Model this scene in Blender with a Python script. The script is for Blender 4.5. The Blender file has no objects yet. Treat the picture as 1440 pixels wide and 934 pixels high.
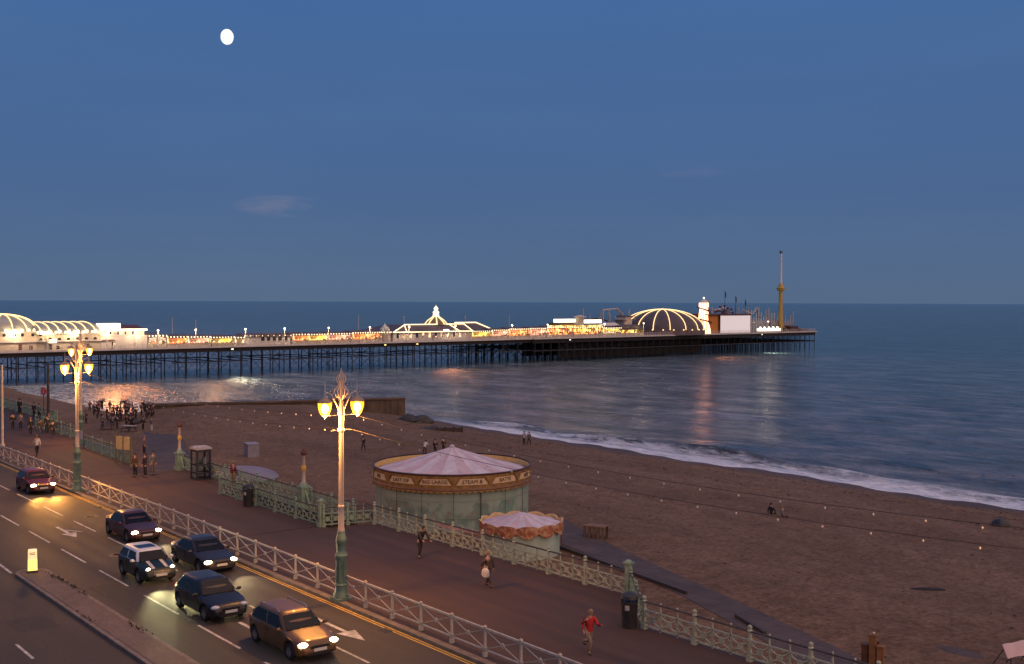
import bpy, math, random
from mathutils import Vector, Matrix
random.seed(7)
sc = bpy.context.scene
COL = sc.collection
R = math.radians
# ------------------------------------------------------------------ camera
F, HC = 1600., 13.
PHI, ROLL, PITCH = R(38.4), R(.22), math.atan((467-424.3)/1600.)
FW = (-math.cos(PHI), math.sin(PHI)); RT = (math.sin(PHI), math.cos(PHI))
fwd = Vector((FW[0]*math.cos(PITCH), FW[1]*math.cos(PITCH), -math.sin(PITCH)))
up0 = Vector((FW[0]*math.sin(PITCH), FW[1]*math.sin(PITCH), math.cos(PITCH)))
rt0 = Vector((RT[0], RT[1], 0))
cr = rt0*math.cos(ROLL) + up0*math.sin(ROLL)
cu = up0*math.cos(ROLL) - rt0*math.sin(ROLL)
cam = bpy.data.cameras.new('camera'); camo = bpy.data.objects.new('camera', cam); COL.objects.link(camo)
m = Matrix((cr, cu, -fwd)).transposed().to_4x4(); m.translation = (0, 0, HC)
camo.matrix_world = m
cam.sensor_width = 36; cam.lens = 40; cam.clip_start = .5; cam.clip_end = 90000
sc.camera = camo
def ray(px, py):
    x, y = (px-720)/F, -(py-467)/F
    return (cr*x + cu*y + fwd)
def at(px, py, z=0.):
    d = ray(px, py); t = (z-HC)/d.z
    return Vector((d.x*t, d.y*t, z))
def interp(x, pts):
    if x <= pts[0][0]: return pts[0][1]
    for (a, b), (c, d) in zip(pts, pts[1:]):
        if x <= c: return b + (d-b)*(x-a)/(c-a)
    return pts[-1][1]
def sstep(a, b, x):
    t = max(0., min(1., (x-a)/(b-a))); return t*t*(3-2*t)
# ------------------------------------------------------------------ materials
def nodes(name):
    mt = bpy.data.materials.new(name); mt.use_nodes = True
    return mt, mt.node_tree.nodes, mt.node_tree.links, mt.node_tree.nodes['Principled BSDF']
def M(name, col, rough=.6, var=.18, scale=4., metal=0., bump=0., bscale=None, obj=True, coat=0., col2=None):
    mt, N, L, b = nodes(name)
    b.inputs['Roughness'].default_value = rough; b.inputs['Metallic'].default_value = metal
    b.inputs['Coat Weight'].default_value = coat
    tc = N.new('ShaderNodeTexCoord'); nz = N.new('ShaderNodeTexNoise')
    nz.inputs['Scale'].default_value = scale; nz.inputs['Detail'].default_value = 5
    L.new(tc.outputs['Object'], nz.inputs['Vector'])
    rp = N.new('ShaderNodeValToRGB'); L.new(nz.outputs['Fac'], rp.inputs['Fac'])
    rp.color_ramp.elements[0].position = .3; rp.color_ramp.elements[1].position = .7
    lo = [c*(1-var) for c in col]; hi = [min(1, c*(1+var)) for c in (col2 or col)]
    rp.color_ramp.elements[0].color = (*lo, 1); rp.color_ramp.elements[1].color = (*hi, 1)
    L.new(rp.outputs['Color'], b.inputs['Base Color'])
    if bump:
        n2 = N.new('ShaderNodeTexNoise'); n2.inputs['Scale'].default_value = bscale or scale*4; n2.inputs['Detail'].default_value = 4
        L.new(tc.outputs['Object'], n2.inputs['Vector'])
        bp = N.new('ShaderNodeBump'); bp.inputs['Strength'].default_value = bump; bp.inputs['Distance'].default_value = .05
        L.new(n2.outputs['Fac'], bp.inputs['Height']); L.new(bp.outputs['Normal'], b.inputs['Normal'])
    return mt
def E(name, col, s, base=(.8, .8, .8)):
    mt, N, L, b = nodes(name)
    b.inputs['Base Color'].default_value = (*base, 1)
    b.inputs['Emission Color'].default_value = (*col, 1); b.inputs['Emission Strength'].default_value = s
    return mt
def lit_interior(name, c1, c2, s, scale=1.2):
    """lit shop interior: goods and lamps of different colours giving off light"""
    mt, N, L, b = nodes(name)
    tc = N.new('ShaderNodeTexCoord'); v = N.new('ShaderNodeTexVoronoi'); v.inputs['Scale'].default_value = scale
    L.new(tc.outputs['Object'], v.inputs['Vector'])
    rp = N.new('ShaderNodeValToRGB'); rp.color_ramp.interpolation = 'CONSTANT'
    sp = N.new('ShaderNodeSeparateColor'); L.new(v.outputs['Color'], sp.inputs[0]); L.new(sp.outputs[0], rp.inputs['Fac'])
    el = rp.color_ramp.elements
    el[0].color = (*[c*.12 for c in c1], 1); el[1].position = .25; el[1].color = (*c1, 1)
    for p, c in ((.5, c2), (.68, [k*.35 for k in c1]), (.82, [min(1, k*1.5) for k in c2])):
        e = el.new(p); e.color = (*c, 1)
    L.new(rp.outputs['Color'], b.inputs['Emission Color']); b.inputs['Emission Strength'].default_value = s
    b.inputs['Base Color'].default_value = (.3, .2, .15, 1)
    return mt
def posz(N):
    g = N.new('ShaderNodeNewGeometry'); s = N.new('ShaderNodeSeparateXYZ')
    return g, s
def math_(N, L, op, a, b=None, clamp=False):
    n = N.new('ShaderNodeMath'); n.operation = op; n.use_clamp = clamp
    for i, x in enumerate((a, b)):
        if x is None: continue
        if isinstance(x, (int, float)): n.inputs[i].default_value = x
        else: L.new(x, n.inputs[i])
    return n.outputs[0]
def mixc(N, L, fac, a, b, mode='MIX'):
    n = N.new('ShaderNodeMix'); n.data_type = 'RGBA'; n.blend_type = mode
    for i, x in ((0, fac), (6, a), (7, b)):
        if isinstance(x, (int, float)): n.inputs[i].default_value = x
        elif isinstance(x, tuple): n.inputs[i].default_value = (*x, 1)
        else: L.new(x, n.inputs[i])
    return n.outputs[2]
def noise(N, L, vec, scale, detail=5, rough=.55, out='Fac'):
    n = N.new('ShaderNodeTexNoise'); n.inputs['Scale'].default_value = scale; n.inputs['Detail'].default_value = detail
    n.inputs['Roughness'].default_value = rough
    if vec is not None: L.new(vec, n.inputs['Vector'])
    return n.outputs[out]
def ramp(N, L, fac, *stops):
    r = N.new('ShaderNodeValToRGB'); el = r.color_ramp.elements
    while len(el) < len(stops): el.new(.5)
    for e, (p, c) in zip(el, stops):
        e.position = p; e.color = (*c, 1) if isinstance(c, tuple) else (c, c, c, 1)
    L.new(fac, r.inputs['Fac']); return r.outputs['Color']
def mapping(N, L, vec, sc_, rot=(0, 0, 0)):
    n = N.new('ShaderNodeMapping'); n.inputs['Scale'].default_value = sc_; n.inputs['Rotation'].default_value = rot
    L.new(vec, n.inputs['Vector']); return n.outputs[0]
# ------------------------------------------------------------------ mesh builder
class MB:
    def __init__(s): s.v = []; s.f = []; s.m = []; s.x = None
    def add(s, vs, fs, mi=0):
        o = len(s.v); s.v += [tuple(v) for v in vs]
        s.f += [tuple(o+i for i in f) for f in fs]; s.m += [mi]*len(fs)
    def box(s, x0, x1, y0, y1, z0, z1, mi=0):
        s.add([(x0,y0,z0),(x1,y0,z0),(x1,y1,z0),(x0,y1,z0),(x0,y0,z1),(x1,y0,z1),(x1,y1,z1),(x0,y1,z1)],
              [(3,2,1,0),(4,5,6,7),(0,1,5,4),(1,2,6,5),(2,3,7,6),(3,0,4,7)], mi)
    def bar(s, p, q, w, h, mi=0):
        p, q = Vector(p), Vector(q); d = (q-p).normalized()
        u = Vector((0,0,1)) if abs(d.z) < .95 else Vector((1,0,0))
        a = d.cross(u).normalized()*w/2; b = a.cross(d).normalized()*h/2
        s.add([p-a-b,p+a-b,p+a+b,p-a+b,q-a-b,q+a-b,q+a+b,q-a+b],
              [(3,2,1,0),(4,5,6,7),(0,1,5,4),(1,2,6,5),(2,3,7,6),(3,0,4,7)], mi)
    def tube(s, pts, r, n=6, mi=0, caps=True):
        pts = [Vector(p) for p in pts]; rs = r if isinstance(r, (list, tuple)) else [r]*len(pts)
        vs = []; ref = None
        for i, p in enumerate(pts):
            d = (pts[min(i+1, len(pts)-1)]-pts[max(i-1, 0)])
            d = d.normalized() if d.length > 1e-9 else Vector((0,0,1))
            if ref is None: ref = Vector((0,0,1)) if abs(d.z) < .9 else Vector((1,0,0))
            a = d.cross(ref)
            if a.length < 1e-4: a = d.cross(Vector((.3,1,.2)))
            a.normalize(); b = a.cross(d).normalized(); ref = b
            for k in range(n):
                t = 2*math.pi*k/n; vs.append(p + a*math.cos(t)*rs[i] + b*math.sin(t)*rs[i])
        fs = [(i*n+k, i*n+(k+1)%n, (i+1)*n+(k+1)%n, (i+1)*n+k) for i in range(len(pts)-1) for k in range(n)]
        if caps: fs += [tuple(range(n))[::-1], tuple((len(pts)-1)*n+k for k in range(n))]
        s.add(vs, fs, mi)
    def lathe(s, prof, c=(0,0,0), n=16, mi=0, axis='z', a0=0., a1=2*math.pi, caps=True):
        full = abs(a1-a0-2*math.pi) < 1e-6; k_ = n if full else n+1
        vs = []
        for r, h in prof:
            for k in range(k_):
                t = a0+(a1-a0)*k/n; x, y = r*math.cos(t), r*math.sin(t)
                if axis == 'z': vs.append((c[0]+x, c[1]+y, c[2]+h))
                elif axis == 'y': vs.append((c[0]+x, c[1]+h, c[2]+y))
                else: vs.append((c[0]+h, c[1]+x, c[2]+y))
        fs = []
        for i in range(len(prof)-1):
            for k in range(n):
                k2 = (k+1) % k_
                fs.append((i*k_+k, i*k_+k2, (i+1)*k_+k2, (i+1)*k_+k))
        if full and caps:
            if prof[0][0] > 1e-6: fs.append(tuple(range(n))[::-1])
            if prof[-1][0] > 1e-6: fs.append(tuple((len(prof)-1)*n+k for k in range(n)))
        s.add(vs, fs, mi)
    def sph(s, c, r, n=8, m=5, mi=0, sc_=(1,1,1)):
        vs = [(c[0], c[1], c[2]-r*sc_[2])]
        for i in range(1, m):
            ph = -math.pi/2+math.pi*i/m
            for k in range(n):
                t = 2*math.pi*k/n
                vs.append((c[0]+r*sc_[0]*math.cos(ph)*math.cos(t), c[1]+r*sc_[1]*math.cos(ph)*math.sin(t), c[2]+r*sc_[2]*math.sin(ph)))
        vs.append((c[0], c[1], c[2]+r*sc_[2])); e = len(vs)-1
        fs = [(0, 1+(k+1)%n, 1+k) for k in range(n)]
        for i in range(m-2):
            for k in range(n): fs.append((1+i*n+k, 1+i*n+(k+1)%n, 1+(i+1)*n+(k+1)%n, 1+(i+1)*n+k))
        fs += [(1+(m-2)*n+k, 1+(m-2)*n+(k+1)%n, e) for k in range(n)]
        s.add(vs, fs, mi)
    def prism(s, poly, z0, z1, mi=0):
        n = len(poly)
        zz0 = z0 if callable(z0) else (lambda p: z0)
        ar = sum(a[0]*b[1]-b[0]*a[1] for a, b in zip(poly, poly[1:]+poly[:1]))
        if ar < 0: poly = poly[::-1]
        s.add([(p[0],p[1],z0) for p in poly]+[(p[0],p[1],z1) for p in poly],
              [tuple(range(n))[::-1], tuple(range(n,2*n))]+[(i,(i+1)%n,n+(i+1)%n,n+i) for i in range(n)], mi)
    def loft(s, secs, closed=True, caps=True, mi=0):
        n = len(secs[0]); vs = [p for q in secs for p in q]; kk = n if closed else n-1
        fs = [(i*n+k, i*n+(k+1)%n, (i+1)*n+(k+1)%n, (i+1)*n+k) for i in range(len(secs)-1) for k in range(kk)]
        if caps: fs += [tuple(range(n))[::-1], tuple((len(secs)-1)*n+k for k in range(n))]
        s.add(vs, fs, mi)
    def sheet(s, poly, z, mi=0):
        ar = sum(a[0]*b[1]-b[0]*a[1] for a, b in zip(poly, poly[1:]+poly[:1]))
        if ar < 0: poly = poly[::-1]
        s.add([(p[0],p[1],z) for p in poly], [tuple(range(len(poly)))], mi)
    def build(s, name, mats, parent=None, smooth=None, loc=None, rotz=0.):
        me = bpy.data.meshes.new(name); me.from_pydata(s.v, [], s.f)
        if not isinstance(mats, (list, tuple)): mats = [mats]
        for mt in mats: me.materials.append(mt)
        if len(mats) > 1: me.polygons.foreach_set('material_index', s.m)
        me.validate(); me.update()
        if smooth:
            me.polygons.foreach_set('use_smooth', [True]*len(me.polygons)); me.set_sharp_from_angle(angle=R(smooth))
        o = bpy.data.objects.new(name, me); COL.objects.link(o)
        if parent: o.parent = parent
        if loc is not None: o.location = loc
        o.rotation_euler.z = rotz
        return o
def tag(o, label=None, cat=None, group=None, kind=None):
    for k, v in (('label', label), ('category', cat), ('group', group), ('kind', kind)):
        if v: o[k] = v
    return o
def thing(name, label, cat, loc=(0,0,0), rotz=0., group=None):
    o = bpy.data.objects.new(name, None); COL.objects.link(o); o.empty_display_size = .3
    o.location = loc; o.rotation_euler.z = rotz
    return tag(o, label, cat, group)
def dup(o, parent=None, loc=None, rotz=None, label=None, group=None):
    c = o.copy(); COL.objects.link(c)
    if parent: c.parent = parent
    if loc is not None: c.location = loc
    if rotz is not None: c.rotation_euler.z = rotz
    if label: c['label'] = label
    if group: c['group'] = group
    for ch in list(o.children): dup(ch, c)
    return c
def structure(o): o['kind'] = 'structure'; return o
def light(kind, name, energy, col, loc, parent=None, size=.1, aim=None, angle=None, blend=.6):
    l = bpy.data.lights.new(name, kind); l.energy = energy; l.color = col
    if kind in ('POINT', 'SPOT'): l.shadow_soft_size = size
    if kind == 'SPOT': l.spot_size = angle; l.spot_blend = blend
    o = bpy.data.objects.new(name, l); COL.objects.link(o); o.location = loc
    if parent: o.parent = parent
    if aim is not None: o.rotation_euler = (Vector(aim)-Vector(loc)).to_track_quat('-Z', 'Y').to_euler()
    return o
# ------------------------------------------------------------------ render, sky, sun
sc.render.engine = 'CYCLES'
sc.cycles.use_denoising = True
sc.cycles.max_bounces = 6; sc.cycles.diffuse_bounces = 2; sc.cycles.glossy_bounces = 3; sc.cycles.transmission_bounces = 4
sc.cycles.sample_clamp_indirect = 4.; sc.cycles.caustics_reflective = False; sc.cycles.caustics_refractive = False
sc.view_settings.view_transform = 'Standard'; sc.view_settings.look = 'None'; sc.view_settings.exposure = EXPO if 'EXPO' in globals() else 0.
sc.view_settings.gamma = 1; sc.view_settings.use_curve_mapping = False
SUN_AZ = Vector((.97, .24, 0)).normalized(); SUN_EL = R(6)
w = bpy.data.worlds.new('World'); sc.world = w; w.use_nodes = True
N, L = w.node_tree.nodes, w.node_tree.links
bg = N['Background']
sky = N.new('ShaderNodeTexSky'); sky.sky_type = 'NISHITA'; sky.sun_disc = False
sky.sun_elevation = SUN_EL; sky.sun_rotation = math.atan2(SUN_AZ.x, SUN_AZ.y); sky.dust_density = 1.2; sky.ozone_density = 4.5
tc = N.new('ShaderNodeTexCoord'); sp = N.new('ShaderNodeSeparateXYZ'); L.new(tc.outputs['Generated'], sp.inputs[0])
# dusk grading of the sky by elevation (the sky gives off this light)
el = ramp(N, L, math_(N, L, 'MULTIPLY', sp.outputs['Z'], 2.5, True),
          (0., (.80, .86, 1.02)), (.10, (.80, .90, 1.16)), (.35, (.86, .98, 1.40)), (1., (.80, .95, 1.5)))
g0 = mixc(N, L, 1., sky.outputs['Color'], el, 'MULTIPLY')
dusk = ramp(N, L, math_(N, L, 'MULTIPLY', sp.outputs['Z'], 2.5, True),
            (0., (.094, .150, .246)), (.06, (.088, .148, .264)), (.25, (.070, .136, .292)), (.65, (.062, .147, .345)), (1., (.060, .152, .38)))
sky_s = mixc(N, L, .0, g0, dusk)
# thin wisps of cloud low over the horizon
vm = mapping(N, L, tc.outputs['Generated'], (9, 9, 42))
cl = noise(N, L, vm, 1.0, 7, .6)
def direction_mask(px, py, ru, rz):
    d = ray(px, py).normalized(); side = Vector((-d.y, d.x, 0)).normalized()
    vm_ = N.new('ShaderNodeVectorMath'); vm_.operation = 'DOT_PRODUCT'; L.new(tc.outputs['Generated'], vm_.inputs[0]); vm_.inputs[1].default_value = side
    a = math_(N, L, 'POWER', math_(N, L, 'DIVIDE', vm_.outputs['Value'], ru), 2.)
    b = math_(N, L, 'POWER', math_(N, L, 'DIVIDE', math_(N, L, 'SUBTRACT', sp.outputs['Z'], d.z), rz), 2.)
    return math_(N, L, 'SUBTRACT', 1., math_(N, L, 'ADD', a, b), True)
mk = math_(N, L, 'ADD', direction_mask(395, 290, .042, .010), math_(N, L, 'MULTIPLY', direction_mask(515, 288, .024, .006), .6))
mk = math_(N, L, 'ADD', mk, math_(N, L, 'MULTIPLY', direction_mask(970, 243, .03, .006), .35))
cf = math_(N, L, 'MULTIPLY', mk, ramp(N, L, cl, (.38, 0.), (.62, 1.)), True)
d10 = mixc(N, L, 1., dusk, (10., 10., 10.), 'MULTIPLY')
sky_s = mixc(N, L, .95, sky.outputs['Color'], d10)
sky_s = mixc(N, L, math_(N, L, 'MULTIPLY', cf, .75), sky_s, (2.4, 2.3, 3.1))
haze_n = noise(N, L, mapping(N, L, tc.outputs['Generated'], (1.6, 1.6, 9)), 1., 6, .6)
sky_s = mixc(N, L, 1., sky_s, ramp(N, L, haze_n, (.3, (.93, .95, .97)), (.7, (1.07, 1.05, 1.03))), 'MULTIPLY')
L.new(sky_s, bg.inputs['Color']); bg.inputs['Strength'].default_value = .1
sun = bpy.data.lights.new('sun', 'SUN'); sun.energy = 1.8; sun.color = (1., .58, .31); sun.angle = R(100)  # wide warm lamp added for the town's glow on the ground
so = bpy.data.objects.new('sun', sun); COL.objects.link(so)
sd = Vector((SUN_AZ.x*math.cos(R(48)), SUN_AZ.y*math.cos(R(48)), math.sin(R(48))))
so.rotation_euler = sd.to_track_quat('Z', 'Y').to_euler()
# ------------------------------------------------------------------ ground heights
SEA = -6.5
def bz(u, v):
    z = interp(v, [(50, -3.57), (60, -3.8), (80, -4.6), (95, -5.5), (100, -6.05), (104.3, -6.5), (122, -8.2), (190, -12)])
    zg = interp(v, [(52, -3.57), (61, -2.45), (74, -2.5), (85, -3.3), (94, -4.7), (102, -5.9), (108, -7), (122, -8.4), (190, -12)])
    k = sstep(-128, -150, u)
    z = z*(1-k)+zg*k
    if u < -158.7: z = interp(v, [(52, -3.57), (60, -4.7), (68, -6.5), (90, -8.5), (190, -13)])
    if 52 < v < 130:
        z += .10*math.sin(u*.21+math.sin(v*.3))*math.sin(v*.35+u*.04)*min(1, (v-52)/6) + .05*math.sin(u*.9+v*.4)*math.sin(v*.8)*min(1, (v-52)/6)
    return z
def g(px, py):
    z = -4.
    for _ in range(14):
        p = at(px, py, z); z = .4*z+.6*bz(p.x, p.y)
    p = at(px, py, z); return Vector((p.x, p.y, bz(p.x, p.y)))
# ------------------------------------------------------------------ ground materials
def beach_mat():
    mt, N, L, b = nodes('shingle'); gm, s = posz(N); L.new(gm.outputs['Position'], s.inputs[0]); P_ = gm.outputs['Position']
    big = noise(N, L, mapping(N, L, P_, (.05, .12, .1)), 1., 6, .6)
    fine = noise(N, L, P_, 3.2, 8, .75)
    vo = N.new('ShaderNodeTexVoronoi'); vo.inputs['Scale'].default_value = 4.5; L.new(P_, vo.inputs['Vector'])
    c1 = ramp(N, L, big, (.3, (.150, .092, .060)), (.5, (.185, .116, .078)), (.72, (.222, .143, .100)))
    mid = noise(N, L, P_, .75, 7, .7)
    c2 = mixc(N, L, 1., mixc(N, L, ramp(N, L, fine, (.36, 0.), (.64, 1.)), (.55, .53, .5), (1.4, 1.38, 1.35)), mixc(N, L, ramp(N, L, mid, (.36, 0.), (.62, 1.)), (.80, .79, .78), (1.12, 1.12, 1.12)), 'MULTIPLY')
    c = mixc(N, L, 1., c1, c2, 'MULTIPLY')
    sp_ = ramp(N, L, vo.outputs['Distance'], (.05, 1.), (.16, 0.))
    c = mixc(N, L, math_(N, L, 'MULTIPLY', sp_, .35), c, (.42, .33, .27))
    # tide ridges: bands of coarser pale and finer dark shingle along the shore
    tv = math_(N, L, 'ADD', math_(N, L, 'MULTIPLY', s.outputs['Y'], .42), math_(N, L, 'MULTIPLY', noise(N, L, mapping(N, L, P_, (.03, .06, .1)), 1., 5, .6), 9.))
    bands = math_(N, L, 'MULTIPLY', math_(N, L, 'SINE', tv), math_(N, L, 'GREATER_THAN', s.outputs['Y'], 62.))
    c = mixc(N, L, 1., c, ramp(N, L, math_(N, L, 'ADD', math_(N, L, 'MULTIPLY', bands, .5), .5), (.2, .92), (.8, 1.07)), 'MULTIPLY')
    # wet shingle by the water
    wn = math_(N, L, 'ADD', s.outputs['Y'], math_(N, L, 'MULTIPLY', noise(N, L, mapping(N, L, P_, (.12, .12, .12)), 1.), 4.))
    wet = ramp(N, L, math_(N, L, 'DIVIDE', math_(N, L, 'SUBTRACT', wn, 99.), 5., True), (0., 0.), (1., 1.))
    c = mixc(N, L, wet, c, mixc(N, L, 1., c, (.62, .56, .54), 'MULTIPLY'))
    L.new(c, b.inputs['Base Color'])
    L.new(ramp(N, L, wet, (0., .95), (1., .5)), b.inputs['Roughness']); b.inputs['Specular IOR Level'].default_value = .25
    bp = N.new('ShaderNodeBump'); bp.inputs['Strength'].default_value = .9; bp.inputs['Distance'].default_value = .12
    L.new(math_(N, L, 'ADD', fine, math_(N, L, 'MULTIPLY', mid, 3.)), bp.inputs['Height']); L.new(bp.outputs['Normal'], b.inputs['Normal'])
    return mt
def tarmac(name, a, b_, rough, seams=True):
    mt, N, L, b = nodes(name); gm, s = posz(N); L.new(gm.outputs['Position'], s.inputs[0]); P_ = gm.outputs['Position']
    big = noise(N, L, mapping(N, L, P_, (.10, .35, 1)), 1., 6, .65); fine = noise(N, L, P_, 14., 6, .8)
    c = ramp(N, L, big, (.3, a), (.7, b_))
    c = mixc(N, L, 1., c, ramp(N, L, fine, (.3, .72), (.7, 1.28)), 'MULTIPLY')
    # tyre-polished tracks and repaired patches
    tr = noise(N, L, mapping(N, L, P_, (.012, 1.3, 1)), 1., 3, .5)
    c = mixc(N, L, ramp(N, L, tr, (.44, 0.), (.60, .75)), c, mixc(N, L, 1., c, (.66, .65, .66), 'MULTIPLY'))
    L.new(c, b.inputs['Base Color'])
    L.new(ramp(N, L, tr, (.3, rough), (.7, rough-.16)), b.inputs['Roughness'])
    bp = N.new('ShaderNodeBump'); bp.inputs['Strength'].default_value = .35; bp.inputs['Distance'].default_value = .02
    L.new(fine, bp.inputs['Height']); L.new(bp.outputs['Normal'], b.inputs['Normal'])
    return mt
def paving_mat(name, a, b_, sx, sy, mortar):
    mt, N, L, b = nodes(name); gm, s = posz(N); P_ = gm.outputs['Position']
    br = N.new('ShaderNodeTexBrick'); br.inputs['Scale'].default_value = 1; br.inputs['Brick Width'].default_value = sx
    br.inputs['Row Height'].default_value = sy; br.inputs['Mortar Size'].default_value = mortar
    L.new(P_, br.inputs['Vector'])
    br.inputs['Color1'].default_value = (*a, 1); br.inputs['Color2'].default_value = (*b_, 1); br.inputs['Mortar'].default_value = (*[k*.5 for k in a], 1)
    c = mixc(N, L, 1., br.outputs['Color'], ramp(N, L, noise(N, L, P_, .5, 6, .7), (.3, .65), (.7, 1.3)), 'MULTIPLY')
    L.new(c, b.inputs['Base Color']); b.inputs['Roughness'].default_value = .8
    return mt
m_beach = beach_mat()
m_road = tarmac('asphalt', (.043, .032, .025), (.062, .045, .034), .84)
m_prom = tarmac('promenade_tarmac', (.054, .029, .022), (.082, .043, .032), .9)
m_kerb = M('kerb_stone', (.17, .13, .11), .8, .3, 2.5, bump=.3)
m_island = paving_mat('island_brick', (.17, .115, .09), (.13, .09, .075), .22, .11, .012)
m_conc = M('esplanade_concrete', (.115, .074, .056), .8, .25, .5, bump=.2)
m_path = paving_mat('path_slabs', (.092, .064, .057), (.074, .053, .049), 1.8, 1.2, .03)
m_white = M('road_paint', (.50, .46, .40), .75, .45, 3.)
m_yellow = M('yellow_paint', (.58, .36, .07), .7, .25, 6.)
m_wall = M('sea_wall_stone', (.22, .18, .15), .85, .3, 1.2, bump=.4)
# ------------------------------------------------------------------ beach, esplanade
def grid_mesh(us, vs, fz, name, mat):
    b = MB(); n = len(vs)
    b.v = [(u, v, fz(u, v)) for u in us for v in vs]
    b.f = [(i*n+j, (i+1)*n+j, (i+1)*n+j+1, i*n+j+1) for i in range(len(us)-1) for j in range(n-1)]
    b.m = [0]*len(b.f)
    return structure(b.build(name, mat, smooth=60))
us = [-430+6*i for i in range(35)]+[-220+1.5*i for i in range(41)]+[-158.65, -158.6]+[-157.5+1.5*i for i in range(100)]+[-6+6*i for i in range(14)]
us = sorted(u for u in us if not -159.3 < u < -158.65)
vs = [36, 40, 44, 48]+[50+.9*i for i in range(72)]+[116, 120, 126, 134, 146, 165, 190]
grid_mesh(us, vs, bz, 'beach', m_beach)
b = MB(); b.sheet([(-430, 31), (60, 31), (60, 40), (-430, 40)], -3.556)
structure(b.build('esplanade', m_conc))
PATH = [(790,728),(826,748),(868,770),(930,798),(1060,856),(1180,912),(1300,975),(1220,990),(1150,945),(1100,915),(1040,882),(960,838),(880,802),(790,765)]
b = MB(); b.sheet([at(x, y, -3.548)[:2] for x, y in PATH], -3.548)
b.sheet([at(x, y, -3.548)[:2] for x, y in [(200,612),(212,588),(228,583),(242,600),(258,618),(268,640),(290,657),(330,690),(240,690),(205,655)]], -3.548)
structure(b.build('path', m_path))
b = MB(); rw_ = random.Random(11)
for _ in range(2600):
    u = rw_.uniform(-150, -20); line = rw_.choice((94.5, 97.8, 88.)); v = line+rw_.gauss(0, .55)+1.1*math.sin(u*.13)+.6*math.sin(u*.41)
    if _ % 5 == 0: u, v = rw_.uniform(-140, -20), rw_.uniform(54, 92)
    a = rw_.uniform(0, 6.3); L_, W_ = rw_.uniform(.05, .18), rw_.uniform(.02, .06); z = bz(u, v)+.02; c, s_ = math.cos(a), math.sin(a)
    b.add([(u-c*L_, v-s_*L_, z), (u-s_*W_, v+c*W_, z+.05), (u+c*L_, v+s_*L_, z), (u+s_*W_, v-c*W_, z+.03)], [(0, 3, 2, 1)])
tag(b.build('seaweed_litter', M('dry_seaweed', (.045, .030, .022), .9, .5)), 'dark scraps of weed and driftwood scattered along the tide lines of the beach', 'tide wrack', kind='stuff')
# ------------------------------------------------------------------ promenade with its stepped sea edge
EDGE = [(-430, 37.2), (-124, 37.2), (-121.5, 34.2), (-107, 34.2), (-104, 32.75), (-88.8, 32.3), (-84.6, 32.3), (-84.4, 34.5), (-63.0, 34.5), (-58.2, 34.5), (-58.0, 32.15),
        (-57.4, 32.15), (-56.9, 34.95), (-35.9, 35.25), (-35.6, 35.25), (-32.0, 32.3), (-26, 32.6), (60, 33.5)]
HOLE = [(-72, 32.1), (-58.2, 32.15), (-58.2, 34.2), (-72, 34.2)]     # stairwell
b = MB()
main = [(-430, 24.78)]+[(u, v) for u, v in EDGE if u < -84.5] + [(-84.5, 24.78)]
b.prism(main, -3.8, 0)
b.prism([(-84.5, 24.78), (-72, 24.78), (-72, 34.5), (-84.4, 34.5)], -3.8, 0)
b.prism([(-72, 24.78), (-58.2, 24.78), (-58.2, 32.1), (-72, 32.1)], -3.8, 0)
b.prism([(-72, 34.2), (-58.2, 34.2), (-58.2, 34.5), (-72, 34.5)], -3.8, 0)
b.prism([(-58.2, 24.78), (60, 24.78)]+[e for e in EDGE[::-1] if e[0] > -58.1], -3.8, 0)
structure(b.build('promenade', m_prom))
b = MB()
b.prism([(-430, 24.46), (60, 24.46), (60, 24.775), (-430, 24.775)], -.3, .004)
structure(b.build('kerb', m_kerb))
# steps: a flight between the two railings, and a flight down to the beach through the gap
b = MB()
for i in range(18): b.box(-72+i*.72, -72+(i+1)*.72, 32.103, 34.197, -3.8, -.19*(i+1))
b2 = MB()
for i in range(14): b2.box(-88.7, -84.6, 32.31+i*.32, 32.31+(i+1)*.32, -3.8, -.23*(i+1))
structure(b.build('stairs', m_conc)); structure(b2.build('beach_steps', m_conc))
# ------------------------------------------------------------------ road
RZ = -.12
b = MB()
for v0, a_, u0, u1 in ((17.1, .12, -80, -20), (19.93, .05, -110, -20), (22.95, .06, -110, -20), (12.8, .15, -70, -20)):
    n = 120; pt = [(u0+(u1-u0)*i/n, v0+a_*math.sin(i*.7)+a_*.6*math.sin(i*1.9+v0)) for i in range(n+1)]
    for p, q in zip(pt, pt[1:]): b.sheet([(p[0], p[1]-.018), (q[0], q[1]-.018), (q[0], q[1]+.018), (p[0], p[1]+.018)], RZ+.003)
for u0, v0, v1 in ((-52.3, 16.6, 21.2), (-60.9, 18.6, 24.0), (-44.9, 16.6, 24.1), (-37.3, 16.7, 22.1), (-48.4, 9.0, 14.6)):
    n = 14; pt = [(u0+.22*math.sin(i*1.3+u0), v0+(v1-v0)*i/n) for i in range(n+1)]
    for p, q in zip(pt, pt[1:]): b.sheet([(p[0]-.016, p[1]), (p[0]+.016, p[1]), (q[0]+.016, q[1]), (q[0]-.016, q[1])], RZ+.0032)
structure(b.build('road_crack_seals', M('tar_seal', (.018, .016, .015), .6)))
b = MB(); b.sheet([(-430, -60), (90, -60), (90, 24.46), (-430, 24.46)], RZ); structure(b.build('road', m_road))
def mark_poly(polys, name, mat):
    b = MB()
    for p in polys: b.sheet(p, RZ+.004)
    return structure(b.build(name, mat))
def rect(u0, u1, v, wd): return [(u0, v-wd/2), (u1, v-wd/2), (u1, v+wd/2), (u0, v+wd/2)]
polys = []
for k in range(-42, 14):
    u = -62.9+5.93*k
    polys.append(rect(u, u+3.9, 21.4, .11)); polys.append(rect(u+1.5, u+5.4, 18.45, .11))
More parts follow.
